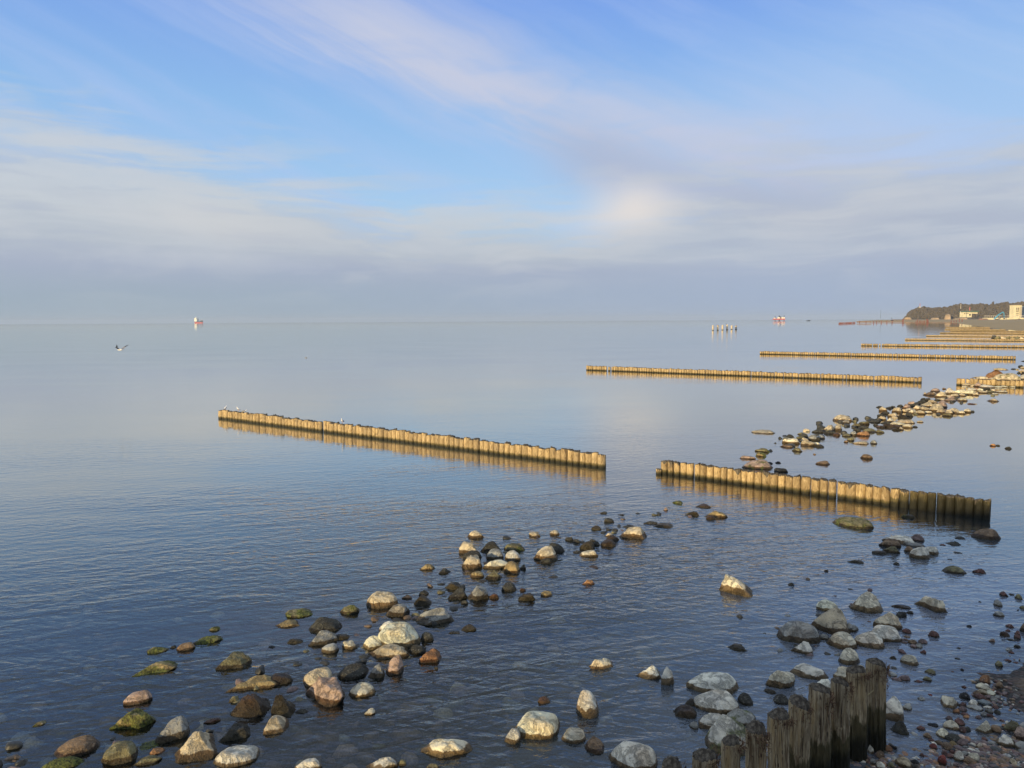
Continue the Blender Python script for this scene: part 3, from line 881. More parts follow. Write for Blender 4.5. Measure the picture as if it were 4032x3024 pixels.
def stone_shape(seed, kind, n=4):
    """unit boulder: many cut planes rounded into each other, then uneven"""
    g_ = np.random.default_rng(seed); D, T = ICO[n]
    K_, q, lo = {'a': (9, 46, 0.50), 'r': (15, 9, 0.80), 'f': (11, 20, 0.62), '': (11, 26, 0.58)}[kind]
    N = g_.normal(size=(K_, 3)); N[:, 2] *= 0.8; N /= np.linalg.norm(N, axis=1)[:, None]
    N = np.vstack([N, [[0.15, 0.1, 1]], np.array([[.9,.1,.35],[-.8,.5,.45],[-.1,-.9,.35],[.1,.9,.4],[.5,-.8,-.3],[0,0,-1.]])]); N /= np.linalg.norm(N, axis=1)[:, None]
    p = g_.uniform(lo, 1.0, len(N))
    p[K_] = 0.72 if kind == 'f' else g_.uniform(0.62, 0.82); p[-1] = 0.8
    N[K_] = [g_.uniform(-.35, .35), g_.uniform(-.45, .1), 1]; N[K_] /= np.linalg.norm(N[K_])
    d = np.maximum(D @ N.T, 0) / p
    r_ = (d ** q).sum(1) ** (-1 / q)
    V = D * r_[:, None]
    ph = g_.uniform(0, 6.28, 26)
    a1 = 0.026 if kind == 'r' else 0.058
    for i, f_ in enumerate((2.2, 3.1, 4.7, 7.3, 11.0, 17.0, 25.0)[:5 if n < 4 else 7]):
        A = g_.normal(size=(3, 3)); A /= np.linalg.norm(A, axis=1)[:, None]
        s_ = np.sin(V @ A[0] * f_ + ph[i]) * np.sin(V @ A[1] * f_ * 1.3 + ph[i + 6]) + 0.5 * np.sin(V @ A[2] * f_ * 1.9 + ph[i + 12])
        V = V * (1 + a1 * s_ / (f_ / 2.2) ** 0.62)[:, None]
    for k in range(3):
        lo_, hi_ = V[:, k].min(), V[:, k].max(); V[:, k] = (V[:, k] - (lo_ + hi_) / 2) / ((hi_ - lo_) / 2)
    return V, T
SIZEW = [(26, 'tiny'), (42, 'small'), (75, 'medium sized'), (130, 'large'), (1e9, 'very large')]
CW = {'pale': 'pale grey', 'cream': 'cream', 'tan': 'tan', 'grey': 'grey', 'dark': 'dark wet', 'olive': 'olive brown', 'brown': 'brown', 'maroon': 'maroon', 'orange': 'orange brown',
      'pink': 'pinkish', 'red': 'red', 'rust': 'rusty brown', 'blue': 'slate blue', 'gold': 'golden brown', 'black': 'black', 'mauve': 'mauve brown'}
STONES = []
def rows(txt, kind, grp):
    for ln in txt.strip().splitlines():
        a, _, nm = ln.partition('|'); f_ = a.split(); cr = CR[f_[0]]; x0, x1, yt, yb = map(float, f_[1:5])
        fl = f_[6] if len(f_) > 6 else ''
        STONES.append(dict(x0=cr[0] + x0 / cr[2], x1=cr[0] + x1 / cr[2], yt=cr[1] + yt / cr[2], yb=cr[1] + yb / cr[2], col=f_[5], fl=fl, name=nm.strip(), kind=kind, crop=f_[0]))
rows(T1, 'rock', ''); rows(T2, 'rock', ''); rows(T3, 'pebble', '')
def gz_at(x, y): return float(height(np.array([[x, y]]))[0])
for i, s in enumerate(STONES):
    s['w'] = s['x1'] - s['x0']; s['h'] = s['yb'] - s['yt']; s['cx'] = (s['x0'] + s['x1']) / 2
    p = at(s['cx'], s['yb']); gz = max(0.0, gz_at(p.x, p.y)) if s['kind'] == 'pebble' else 0.0
    if gz > 0.004: p = at(s['cx'], s['yb'], gz)
    dr = ray(s['cx'], s['yb']); t = (p - Vector((0, 0, CAM_H))).length / dr.length
    dep = t                                     # ray() has unit forward part
    a = s['w'] / 2 / F_PX * dep * (1.12 if s['crop'] in 'KL' else 1.03)
    V = s['h'] / F_PX * dep; hor = math.hypot(dr.x, dr.y); sn = -dr.z / dr.length; cs = hor / dr.length
    fl = s['fl']
    kf = 0.80 + 0.55 * min(1, max(0, (s['h'] / s['w'] - 0.5) / 0.35)) if 'f' not in fl else 0.9
    b = min(kf * a, 0.40 * V / sn) if 's' not in fl else min(0.8 * a, 0.47 * V / sn)
    b = max(b, 0.33 * a); c = math.sqrt(max((V * V - 2 * V * b * sn), (0.12 * V) ** 2)) / cs
    yaw = math.atan2(p.x, p.y)
    cen = Vector((p.x + math.sin(yaw) * b, p.y + math.cos(yaw) * b, gz))
    s.update(dict(a=a, b=b, c=c, pos=cen, yaw=-yaw, gz=gz))
    if s['crop'] in 'KL' and 'r' not in fl and 'f' not in fl: fl += 'a'
    kd = 'a' if 'a' in fl else 'f' if 'f' in fl else 'r' if 'r' in fl else ''
    big = s['w'] > 60
    Vv, T = stone_shape(100 + i, kd, 5 if s['w'] > 110 else 4 if s['w'] > 38 else 3)
    tp = (0.20 if kd == 'a' else 0.10) if 'p' not in fl else 0.75
    if re.search('peak|pyramid|cone|pointed', s['name']): tp = 0.55
    gt = np.random.default_rng(i); tk = 1 - tp * np.clip(Vv[:, 2], 0, 1) ** 1.2
    Vv[:, 0] = Vv[:, 0] * tk + tp * gt.uniform(-.5, .5) * np.clip(Vv[:, 2], 0, 1); Vv[:, 1] = Vv[:, 1] * tk
    zc = 0.12 * c; up_ = c + zc; ab_ = Vv[:, 2] > zc / up_; lo_, hi_ = Vv[ab_, 0].min(), Vv[ab_, 0].max()
    Vv[:, 0] = (Vv[:, 0] - (lo_ + hi_) / 2) / ((hi_ - lo_) / 2); Vv[:, 1] /= np.abs(Vv[ab_, 1]).max()
    low = max(0.25, min(0.6, 0.6 * a)) if s['kind'] == 'rock' else 0.5 * c
    Vv = np.column_stack([Vv[:, 0] * a, Vv[:, 1] * b, np.where(Vv[:, 2] > 0, Vv[:, 2] * up_, Vv[:, 2] * low) - zc])
    if 's' in fl: Vv[:, 2] -= 0.04
    cen_z = gz + (0.0 if 'b' not in fl or 'b2' in fl else 0.9)
    if 'b' in fl and 'b2' not in fl:            # the slab balanced on the mound, set down on its top
        m_ = [q for q in STONES if q['name'].startswith('rust orange mound')][0]
        cen = Vector((m_['pos'].x + 0.3, m_['pos'].y, 0)); cen_z = m_['c'] * 0.97; Vv = Vv * np.array([1, 1, 0.5])
        Vv[:, 2] -= Vv[:, 2].min() + 0.05
    me = fastmesh(s['kind'], Vv, T); o = link(s['kind'], me, None, STONE)
    o.location = (cen.x, cen.y, cen_z); o.rotation_euler = (0, 0, -yaw)
    g_ = random.Random(i); k_ = g_.uniform(0.88, 1.15); col = [min(0.8, q * k_) for q in PAL[s['col']]]
    o.color = (*col, 1)
    wet = {True: 0.05}.get(True)
    wet = min(0.11, 0.30 * c)
    if 'w' in fl: wet = 0.40 * c
    if 'd' in fl or 's' in fl or s['col'] in ('dark', 'black', 'maroon', 'red'): wet = 0.9 * c if s['col'] in ('dark',) else 1.6 * c
    if s['col'] in ('maroon', 'red', 'black', 'dark'): wet = 0.3 * c
    o['wet'] = float(wet + gz); o['moss'] = 0.85 if 'M' in fl else 0.34 if 'm' in fl else 0.0
    s['o'] = o

# ---- every stone gets words that pick it out
ART = lambda n_: 'the ' + n_
LAND = [s for s in STONES if s['name']]
def short(n_):
    for cut in (' with ', ' just ', ' at ', ' in ', ' by ', ' standing ', ' beside ', ' lying ', ' behind ', ' under ', ' like ', ', ', ' alone ', ' of ', ' before ', ' cut ', ' tucked ', ' left ', ' on ', ' right ', ' over ', ' beyond '):
        if cut in n_:
            h_ = n_.split(cut)[0]
            if len(h_.split()) >= 3: n_ = h_
    return n_
used = {}
heads = {}
for s in LAND: heads.setdefault(short(s['name']), []).append(s)
for s in LAND:
    h_ = short(s['name']); s['ref'] = h_ if len(heads[h_]) == 1 and len(h_.split()) <= 7 else s['name']
def words(t_): return len(t_.split())
def rel(s, L):
    dx = s['cx'] - L['cx']; dy = (s['yb'] - s['h'] / 2) - (L['yb'] - L['h'] / 2); rr = (s['w'] + L['w']) / 2
    touch = abs(dx) < rr * 1.1 and abs(dy) < (s['h'] + L['h']) / 2 * 1.2
    if abs(dx) > 1.6 * abs(dy): r_ = 'right of' if dx > 0 else 'left of'
    elif abs(dy) > 1.6 * abs(dx): r_ = 'in front of' if dy > 0 else 'behind'
    else: r_ = ('front ' if dy > 0 else 'back ') + ('right of' if dx > 0 else 'left of')
    return ('touching and ' if touch else '') + r_
for s in LAND:
    n_ = s['name']
    if words(n_) < 4: n_ = n_ + ' in the shallows'
    used[n_] = s; s['label'] = n_
for s in sorted([q for q in STONES if not q['name']], key=lambda q: -q['w'] * q['h']):
    sz = [w_ for l_, w_ in SIZEW if s['w'] < l_][0]
    sh_ = 'angular' if 'a' in s['fl'] else 'flat' if 'f' in s['fl'] else 'rounded' if 'r' in s['fl'] else 'rough'
    extra = 'mossy ' if 'm' in s['fl'] or 'M' in s['fl'] else 'half sunk ' if 's' in s['fl'] else ''
    noun = 'stone'
    near_ = sorted(LAND, key=lambda L: math.hypot(L['cx'] - s['cx'], 1.5 * (L['yb'] - s['yb'])))[:6]
    done = None
    for L in near_:
        for desc in (f"{sz} {extra}{CW[s['col']]}", f"{sz} {extra}{sh_} {CW[s['col']]}"):
            t_ = f"{desc} {noun} {rel(s, L)} the {L['ref']}"
            if t_ not in used and words(t_) <= 16: done = t_; break
        if done: break
    if not done:
        t_ = f"{sz} {sh_} {CW[s['col']]} {noun} farther {rel(s, near_[0])} the {near_[0]['ref']}"
        done = ' '.join(t_.split()[:16])
    used[done] = s; s['label'] = done
def zone(s):
    if s['kind'] == 'pebble': return 'small stones and pebbles at the beach edge'
    if s['crop'] in 'KL': return 'stones of the far rubble line'
    if s['crop'] in 'ABCD': return 'stones of the near row in the water'
    return 'boulders in the shallows near the posts'
for s in STONES:
    tag(s['o'], s['label'], 'rock' if s['kind'] == 'rock' else 'pebble', zone(s))
print('stones', len(STONES), 'rocks', sum(s['kind'] == 'rock' for s in STONES), 'distinct labels', len(used))

# ---- loose small gravel and sunken stones: nobody could count them
def scatter(name, pts, sizes, cols, label, lv=2, sink=0.35, flat=0.6):
    Vs, Ts, Cs, off = [], [], [], 0
    protos = [stone_shape(900 + k, 'ra'[k % 2], lv) for k in range(10)]
    for k, ((x, y, z), sz) in enumerate(zip(pts, sizes)):
        V, T = protos[k % 10]; t_ = rng.uniform(0, 6.28); c_, s_ = math.cos(t_), math.sin(t_)
        S = V * np.array([sz, sz * rng.uniform(0.6, 0.9), sz * flat * rng.uniform(0.7, 1.1)])
        S = np.column_stack([S[:, 0] * c_ - S[:, 1] * s_ + x, S[:, 0] * s_ + S[:, 1] * c_ + y, S[:, 2] + z + sz * flat * (1 - 2 * sink)])
        Vs.append(S); Ts.append(T + off); off += len(V); Cs.append(np.tile(np.append(cols[k], 1.0), (len(V), 1)))
    me = fastmesh(name, np.concatenate(Vs), np.concatenate(Ts))
    at_ = me.color_attributes.new('stone_colour', 'FLOAT_COLOR', 'POINT'); at_.data.foreach_set('color', np.concatenate(Cs).astype(np.float32).ravel())
    o = link(name, me, None, GRAVEL); tag(o, label, None, None, 'stuff'); return o
m_, t, o_ = mat("small_stones")
ca = t.new('ShaderNodeAttribute'); ca.attribute_name = 'stone_colour'; tc_ = t.new('ShaderNodeTexCoord').outputs['Object']; n_ = t.noise(tc_, 30, 4, 0.6)
principled(t, o_, t.mix(1.0, ca.outputs['Color'], t.mix(t.rng(n_, 0.3, 0.7), (0.55, 0.55, 0.55), (1.25, 1.22, 1.15)), 'MULTIPLY'), 0.5, n_, 0.5, 0.02, 0.4); GRAVEL = m_
def pick(g, keys):
    c = PAL[keys[int(g.integers(len(keys)))]]; return np.array(c) * g.uniform(0.7, 1.15)
DK = ['maroon', 'brown', 'dark', 'grey', 'mauve', 'maroon', 'black', 'rust', 'brown', 'pale', 'mauve', 'dark', 'mauve', 'pink', 'brown']
pts, sz, cs = [], [], []
def put_px(px, py, size):
    p = at(px, py); z = max(gz_at(p.x, p.y), -0.035); p = at(px, py, z) if z > 0 else p
    pts.append((p.x, p.y, z)); sz.append(size); cs.append(pick(rng, DK) * 0.8)
for k in range(1700):                       # lower right gravel
    px = 3400 + 640 * rng.random() ** 0.5; py = 2850 + 200 * rng.random() ** 0.55
    if rng.random() > 0.18 + 1.1 * max(0, (px - 3400) / 640 * 0.6 + (py - 2850) / 200 * 0.6 - 0.25): continue
    put_px(px, py, rng.uniform(0.02, 0.065) * (1.3 if rng.random() < 0.15 else 1))
for k in range(420):                        # under and before the posts
    put_px(rng.uniform(3180, 3560), rng.uniform(2960, 3060), rng.uniform(0.025, 0.07))
for k in range(260):                        # spit beside the sandy bank
    x = 3880 + rng.normal() * 55; y = 2745 + rng.normal() * 38; put_px(x, y, rng.uniform(0.015, 0.045))
for k in range(90):
    put_px(rng.uniform(3850, 4032), rng.uniform(2330, 2650), rng.uniform(0.012, 0.035))
for k in range(120):
    put_px(rng.uniform(3500, 3900), rng.uniform(2500, 2900), rng.uniform(0.010, 0.028))
scatter('gravel', pts, sz, cs, 'dark red and grey gravel at the lower right corner', 2, 0.35)
pts, sz, cs = [], [], []
for k in range(1500):
    r_ = 8.5 + 24 * rng.random() ** 1.3; a_ = rng.uniform(-0.62, 0.66); x, y = r_ * math.sin(a_), r_ * math.cos(a_)
    z = gz_at(x, y)
    if z > -0.03: continue
    s_ = rng.uniform(0.06, 0.20) * (1.7 if rng.random() < 0.12 else 1); s_ = min(s_, -z * 1.0)
    pts.append((x, y, z)); sz.append(s_); cs.append(np.minimum(0.8, pick(rng, ['brown', 'olive', 'grey', 'mauve', 'tan', 'brown', 'pink', 'brown']) * 0.9))
scatter('sunken_stones', pts, sz, cs, 'sunken brown stones showing through the clear shallow water', 2, 0.4)

pts, sz, cs = [], [], []
LINE = [(-60, 3000, 90, 60), (300, 2960, 150, 70), (700, 2880, 200, 90), (1000, 2760, 210, 110), (1300, 2620, 190, 90), (1500, 2520, 200, 80), (1700, 2400, 160, 60), (1850, 2280, 150, 60), (1960, 2190, 130, 60), (2200, 2120, 130, 40), (2450, 2080, 120, 35), (2700, 2010, 90, 25)]
for k in range(230):                        # small wet stones just breaking the surface along the near row
    f = rng.random() ** 0.85 * (len(LINE) - 1.001); i = int(f); f -= i; a_, b_ = LINE[i], LINE[i + 1]
    px, py = (a_[j] * (1 - f) + b_[j] * f + rng.normal() * 0.45 * (a_[j + 2] * (1 - f) + b_[j + 2] * f) for j in (0, 1))
    p = at(px, py); s_ = rng.uniform(0.05, 0.13); pts.append((p.x, p.y, -rng.uniform(0.03, 0.12))); sz.append(s_); cs.append(pick(rng, ['dark', 'olive', 'brown', 'dark', 'mauve', 'dark', 'olive', 'dark']) * 0.6)
for k in range(80):                        # and round the right heap
    px, py = rng.normal(3330, 190), rng.normal(2480, 110); p = at(px, py)
    pts.append((p.x, p.y, -rng.uniform(0.01, 0.06))); sz.append(rng.uniform(0.03, 0.08)); cs.append(pick(rng, ['dark', 'maroon', 'brown', 'mauve', 'grey']) * 0.7)
for k in range(90):                        # and under the far rubble
    f = rng.random(); px = 3080 + 900 * f + rng.normal() * 60; py = 1745 - 235 * f + rng.normal() * 14; p = at(px, py)
    pts.append((p.x, p.y, -rng.uniform(0.0, 0.08))); sz.append(rng.uniform(0.10, 0.24)); cs.append(pick(rng, ['dark', 'olive', 'dark', 'tan', 'dark']) * 0.8)
scatter('small_wet_stones', pts, sz, cs, 'small wet stones scattered between the larger ones', 3, 0.3, 0.65)
# ------------------------------------------------------------------ timber groynes
def pile_mesh(seed, H=1.0, n=18, rings=8, ragged=0.0, depth=1.0, split=0.0, tilt=0.05, taper=0.03):
    """unit radius post, waterline at z=0, top at z=H (metres); side material 0, end grain 1"""
    g_ = np.random.default_rng(seed); V, Fc, mi = [], [], []
    th = np.linspace(0, 2 * np.pi, n, endpoint=False)
    prof = 1 + 0.05 * np.sin(th * 2 + g_.uniform(0, 6)) + 0.03 * np.sin(th * 3 + g_.uniform(0, 6)) + 0.018 * g_.normal(size=n) * (1 if n < 30 else 0.9)
    topz = H + tilt * H * np.cos(th - g_.uniform(0, 6.28)) + (0.012 if n < 40 else 0.0022) * g_.normal(size=n)
    rag = np.zeros(n); base_top = topz.copy()
    if isinstance(ragged, tuple) or ragged > 0:                                      # broken fibres hanging off part of the rim
        c0 = g_.uniform(0, 6.28) if not isinstance(ragged, tuple) else ragged[1]; rg_ = ragged if not isinstance(ragged, tuple) else ragged[0]
        wgt = np.exp(-((np.angle(np.exp(1j * (th - c0)))) / 0.75) ** 2)
        rag = wgt * rg_ * np.repeat(g_.uniform(0.15, 1.0, n), max(1, n // 14))[:n]
        topz = topz - rag
    groove = np.zeros(n)
    for k in range(int(n * 0.22)): groove[int(g_.integers(n))] = g_.uniform(0.03, 0.12)
    zs = np.linspace(-depth, 1, rings)
    for j in range(rings):
        f = j / (rings - 1)
        for k in range(n):
            z = -depth + (topz[k] + depth) * f
            r_ = prof[k] * (1 - taper * f) * (1 - groove[k] * (0.5 + 0.5 * math.sin(9 * f + k)))
            r_ *= 1 + 0.012 * g_.normal() * (1.5 if n > 30 else 1) + 0.02 * math.sin(5 * f + seed)
            if rag[k] > 0 and f > 0.72: r_ *= 1 - 0.9 * rag[k] * (f - 0.72) / 0.28 * g_.uniform(0.2, 1.1)
            V.append((r_ * math.cos(th[k]), r_ * math.sin(th[k]), z))
    for j in range(rings - 1):
        for k in range(n):
            Fc.append((j*n+k, j*n+(k+1) % n, (j+1)*n+(k+1) % n, (j+1)*n+k)); mi.append(0)
    b = (rings - 1) * n; i1 = len(V)
    for k in range(n): V.append((V[b+k][0] * 0.86, V[b+k][1] * 0.86, base_top[k] + 0.008 + (0.006 if n < 40 else 0.001) * g_.normal()))
    V.append((0, 0, H + 0.03))
    for k in range(n):
        Fc.append((b+k, b+(k+1) % n, i1+(k+1) % n, i1+k)); mi.append(1)
        Fc.append((i1+k, i1+(k+1) % n, i1+n)); mi.append(1)
    me = mesh("pile", V, Fc, True, mi); me.materials.append(WOOD); me.materials.append(CAP)
    return me
PM = [pile_mesh(30 + k, 0.5, 14, 6, 0.0 if k % 3 else 0.06, 0.6) for k in range(10)]
PMF = [pile_mesh(60 + k, 0.5, 8, 3, 0.0, 0.4) for k in range(6)]
PMN = [pile_mesh(80 + k, 0.5, 30, 12, 0.0 if k % 3 else 0.16, 0.7) for k in range(14)]
def pile_at(parent, base, x, y, r_, h, protos, k, damp_shade=0.06, rot_shade=0.0, lean=0.02):
    o = bpy.data.objects.new("pile", protos[k % len(protos)]); COL.objects.link(o); o.parent = parent
    g_ = random.Random(int(abs(x) * 1000) + k)
    o.location = (x - base.x, y - base.y, -base.z); o.scale = (r_, r_, h / 0.5)
    o.rotation_euler = (g_.uniform(-lean, lean), g_.uniform(-lean, lean), g_.uniform(0, 6.28))
    o['damp_shade'] = float(damp_shade); o['rot_shade'] = float(rot_shade); return o
def groyne(pl, pr, h, label, protos, r_=0.15, gaps=(), damp_shade=0.10, rot_shade=0.35, start=0.0, jit=0.015, step=1.97):
    a, b = at(*pl), at(*pr); d = b - a; L = d.length; d.normalize()
    root = empty('timber_groyne', (a.x, a.y, 0)); tag(root, label, 'groyne', 'timber groynes along the shore')
    # gaps are given as image columns: turn each into a distance along the line
    gl = []
    for g0, g1 in gaps:
        def along(px):
            f = (px - pl[0]) / (pr[0] - pl[0]); q = at(px, pl[1] + (pr[1] - pl[1]) * f); return (q - a).length
        gl.append((along(g0), along(g1)))
    s, k = r_, 0; g_ = random.Random(int(pl[0]))
    while s < L:
        rr = r_ * g_.uniform(0.9, 1.12); c = s + rr * 0.02
        if not any(g0 < c + rr * 0.6 and c - rr * 0.6 < g1 for g0, g1 in gl):
            p = a + d * c; off = g_.uniform(-jit, jit)
            pile_at(root, Vector((a.x, a.y, 0)), p.x - d.y * off, p.y + d.x * off, rr, h * g_.uniform(0.90, 1.07), protos, g_.randrange(99), damp_shade, rot_shade + g_.uniform(-.15, .15))
            k += 1
            s += step * rr
        else: s += 0.05
    print(label[:40], k, 'piles', round(L, 1), 'm'); return root
groyne((866, 1647), (2386, 1843), 0.55, 'long log groyne in open water with gulls on its far end', PM, 0.155, [(1269, 1280)], rot_shade=0.30)
groyne((2309, 1457.5), (3634, 1507.5), 0.52, 'second log groyne out, with small gaps near its left end', PM, 0.155, [(2390, 2396), (2403, 2409)], rot_shade=0.28)
groyne((2992, 1394.5), (3998, 1416.5), 0.50, 'third log groyne out, ending short of the right edge', PMF, 0.165, rot_shade=0.3)
groyne((3390, 1362), (4110, 1370), 0.50, 'fourth log groyne out, running off the right edge', PMF, 0.165, [(3436, 3438), (3460, 3462), (3471, 3473)], rot_shade=0.35)
groyne((3766, 1516), (4130, 1531), 0.62, 'short ochre log wall packed with rubble at the right edge', PM, 0.17, rot_shade=0.05)
def far_groyne(pl, pr, h, label):
    a, b = at(*pl), at(*pr); root = empty('timber_groyne', (a.x, a.y, 0)); tag(root, label, 'groyne', 'timber groynes along the shore')
    d = (b - a); L = d.length; d.normalize(); Vv, Ff = [], []; mb = MB(); n = int(L / 0.36); g_ = random.Random(int(pl[0]))
    for k in range(n):
        p = d * (k * 0.36); mb.tube((p.x, p.y, -0.4), (p.x, p.y, h * g_.uniform(0.93, 1.05)), 0.18, 0.17, 6)
    o = mb.build('pile_row', WOOD, root); o['damp_shade'] = 0.08; o['rot_shade'] = 0.45; tag(o, kind='stuff')
far_groyne((3566, 1339.5), (4110, 1345), 0.5, 'distant log groyne with brown rubble piled on its right part')
far_groyne((3649, 1325), (4110, 1329), 0.5, 'distant log groyne, fourth counting from the far beach')
far_groyne((3703, 1313.5), (4110, 1317), 0.5, 'distant log groyne, third counting from the far beach')
far_groyne((3743, 1305), (4110, 1308), 0.5, 'distant log groyne, second counting from the far beach')
far_groyne((3721, 1299), (3962, 1301), 0.5, 'farthest but one log groyne by the gravel shore')
far_groyne((3725, 1291), (3900, 1292), 0.6, 'farthest thin log groyne touching the gravel shore')

# --- the ochre log groyne in the middle right: every log measured from the photograph
E2 = [(2602,2629),(2629,2654),(2654,2680),(2680,2705),(2705,2731),(2735,2757),(2757,2781),(2781,2810),(2810,2837),(2837,2864),(2864,2888),(2888,2920),(2920,2941),(2941,2970),(2970,3002),(3002,3031),(3031,3063),(3063,3093),(3093,3120),(3120,3153),(3153,3190),
      (3195,3227),(3227,3261),(3261,3294),(3297,3330),(3330,3371),(3371,3406),(3406,3436),(3436,3469),(3469,3505),(3505,3540),(3541,3577),(3580,3613),(3615,3649),(3651,3683),(3686,3721),(3721,3757),(3758,3799),(3799,3834),(3835,3869),(3870,3898)]
a2 = at(2612, 1868); g2 = empty('timber_groyne', (a2.x, a2.y, 0)); tag(g2, 'ochre log groyne at right, its near end dark and shaded', 'groyne', 'timber groynes along the shore')
for k, (l, r_) in enumerate(E2):
    cx = (l + r_) / 2; cy = 1866 + (cx - 2612) * (2046 - 1866) / (3883 - 2612)
    q = at(cx, cy); d_ = ray(cx, cy); dep_ = (CAM_H / -d_.z); rad = (r_ - l) / 2 / F_PX * dep_ * ((1.02 if r_ - l > 26 else 1.10) if k < 22 else 0.97)
    q = q + Vector((q.x, q.y, 0)).normalized() * rad * 0.9
    hh = (0.52 + 0.04 * k / 40) * random.Random(k).uniform(0.96, 1.04)
    if k in (0, 2): hh *= 0.92
    pr_ = [pile_mesh(200 + k, 0.5, 30, 14, (0.30, 1.2 + math.pi), 0.7)] if k in (0, 1, 2, 3, 11) else PMN
    o = pile_at(g2, Vector((a2.x, a2.y, 0)), q.x, q.y, rad, hh, pr_, k * 5 + 1, 0.10 if k < 29 else 0.10 + 0.14 * min(6, k - 29), 0.0 if k < 30 else min(0.9, 0.16 * (k - 29)), 0.012)  # near end logs: dark wood plus their shade, painted into the colour
    if k in (0, 1, 2, 3, 11): o.rotation_euler = (0, 0, 0.6 * k)
# broken stub at its left end
st = at(2590, 1866); o = pile_at(g2, Vector((a2.x, a2.y, 0)), st.x + 0.04, st.y, 0.11, 0.20, [pile_mesh(251, 0.5, 30, 12, (0.4, 0.5), 0.7)], 3, 0.07, 0.1)
tag(o, 'low broken log stub')

# --- nearest posts: heavy, split and ragged, each its own shape
NP = [(2775, 2973, 112, .22), (2881, 2915, 92, .10), (2983, 2868, 94, .30), (3075, 2815, 94, .12), (3148, 2762, 98, .26), (3230, 2714, 102, .42), (3313, 2684, 84, .22), (3380, 2640, 90, .10), (3457, 2612, 88, .34)]
b0 = at(2775, 2973, 1.22); g1 = empty('timber_groyne', (b0.x, b0.y, 0)); tag(g1, 'row of split old posts with ragged tops, nearest at the bottom', 'groyne', 'timber groynes along the shore')
m2, t, oo = mat("splintered_wood"); tcx = t.new('ShaderNodeTexCoord').outputs['Object']; nn = t.noise(t.vmul(tcx, (1, 1, 0.2)), 40, 4, 0.6)
principled(t, oo, t.mix(t.rng(nn, 0.35, 0.65), (0.05, 0.028, 0.018), (0.26, 0.17, 0.10)), 0.9, nn, 0.6, 0.02, 0.2); SPLINT = m2
for k, (px, py, wpx, rag) in enumerate([(2655, 3012, 100, .4)] + NP):
    q = at(px, py, 1.22); d_ = ray(px, py); rad = 0.92 * wpx / 2 / F_PX * ((CAM_H - 1.22) / -d_.z)
    g_ = random.Random(500 + k); H_ = 1.22
    me = pile_mesh(300 + k, 0.5, 72, 46, (rag * 0.32, 0.05 + g_.uniform(-.5, .3)), 0.25, tilt=0.02, taper=0.10)
    # deep drying cracks down the sides
    co = np.empty(len(me.vertices) * 3, np.float32); me.vertices.foreach_get('co', co); co = co.reshape(-1, 3)
    ang = np.arctan2(co[:, 1], co[:, 0]); rr = np.hypot(co[:, 0], co[:, 1]); f = np.ones(len(co))
    for c_ in range(16):
        a0 = g_.uniform(-3.14, 3.14); z0 = g_.uniform(0.05, 0.5); dz = g_.uniform(0.12, 0.5); wd = g_.uniform(0.035, 0.08)
        da = np.angle(np.exp(1j * (ang - a0 - 0.15 * np.sin(co[:, 2] * 9 + c_))))
        f -= g_.uniform(0.06, 0.24) * np.exp(-(da / wd) ** 2) * np.clip(1 - np.abs(co[:, 2] - z0) / dz, 0, 1) * (rr > 0.5)
    slab = g_.uniform(-3.1, 3.1)                          # one side flaked away near the top
    da = np.angle(np.exp(1j * (ang - slab))); f -= 0.13 * (np.abs(da) < 0.5) * (co[:, 2] > g_.uniform(0.22, 0.36))
    f += 0.02 * np.sin(ang * 17 + co[:, 2] * 3 + k) * (rr > 0.5)
    co[:, 0] *= f; co[:, 1] *= f; me.vertices.foreach_set('co', co.ravel()); me.update()
    base = Vector((b0.x, b0.y, 0)); off = Vector((q.x, q.y, 0)).normalized() * 0.0
    o = bpy.data.objects.new("pile", me); COL.objects.link(o); o.parent = g1
    o.location = (q.x - base.x, q.y - base.y, 0); o.scale = (rad, rad, H_ / 0.5); o.rotation_euler = (g_.uniform(-.02, .02), g_.uniform(-.03, .01), 0)
    o['damp_shade'] = 0.36 + 0.02 * k + 0.08 * g_.random(); o['rot_shade'] = 0.70 + 0.25 * g_.random()
    # tufts of torn fibre round the rim
    mb = MB(); ntuft = int(50 + 260 * rag); c0 = -0.9 + g_.uniform(-.7, .7)
    for j in range(ntuft):
        a_ = c0 + g_.gauss(0, 0.85); rr_ = rad * g_.uniform(0.82, 1.06); zt = H_ - abs(g_.gauss(0, 0.5)) * rag * 0.75 - 0.02
        p_ = Vector((q.x - base.x + rr_ * math.cos(a_), q.y - base.y + rr_ * math.sin(a_), zt))
        dv = Vector((math.cos(a_) * g_.uniform(-.2, .7), math.sin(a_) * g_.uniform(-.2, .7), g_.uniform(-1.0, 1.0))).normalized() * g_.uniform(0.02, 0.075)
        mb.tube(p_, p_ + dv, g_.uniform(0.003, 0.009), 0.001, 3)
    ch = mb.build('splinter', SPLINT, o); ch.matrix_parent_inverse = (Matrix.Translation(o.location) @ o.rotation_euler.to_matrix().to_4x4() @ Matrix.Diagonal((*o.scale, 1))).inverted(); tag(ch, 'torn dark wood fibres', kind='stuff')
for (p0, p1) in (((3392, 2760), (3447, 2714)), ((3485, 2684), (3503, 2676))):     # two pale strands of straw caught on the posts
    A_ = at(*p0, 0.62) if False else far(*p0, 9.85); B_ = far(*p1, 9.9)
tip = far(3441, 2716, 9.72); tail = far(3418, 2737, 9.80)
sw = MB().tube(tail, tip, 0.006, 0.003, 5).build('straw', plain('straw_colour', (0.5, 0.42, 0.22)), None); tag(sw, 'pale straw stuck across the two rightmost near posts', 'straw')
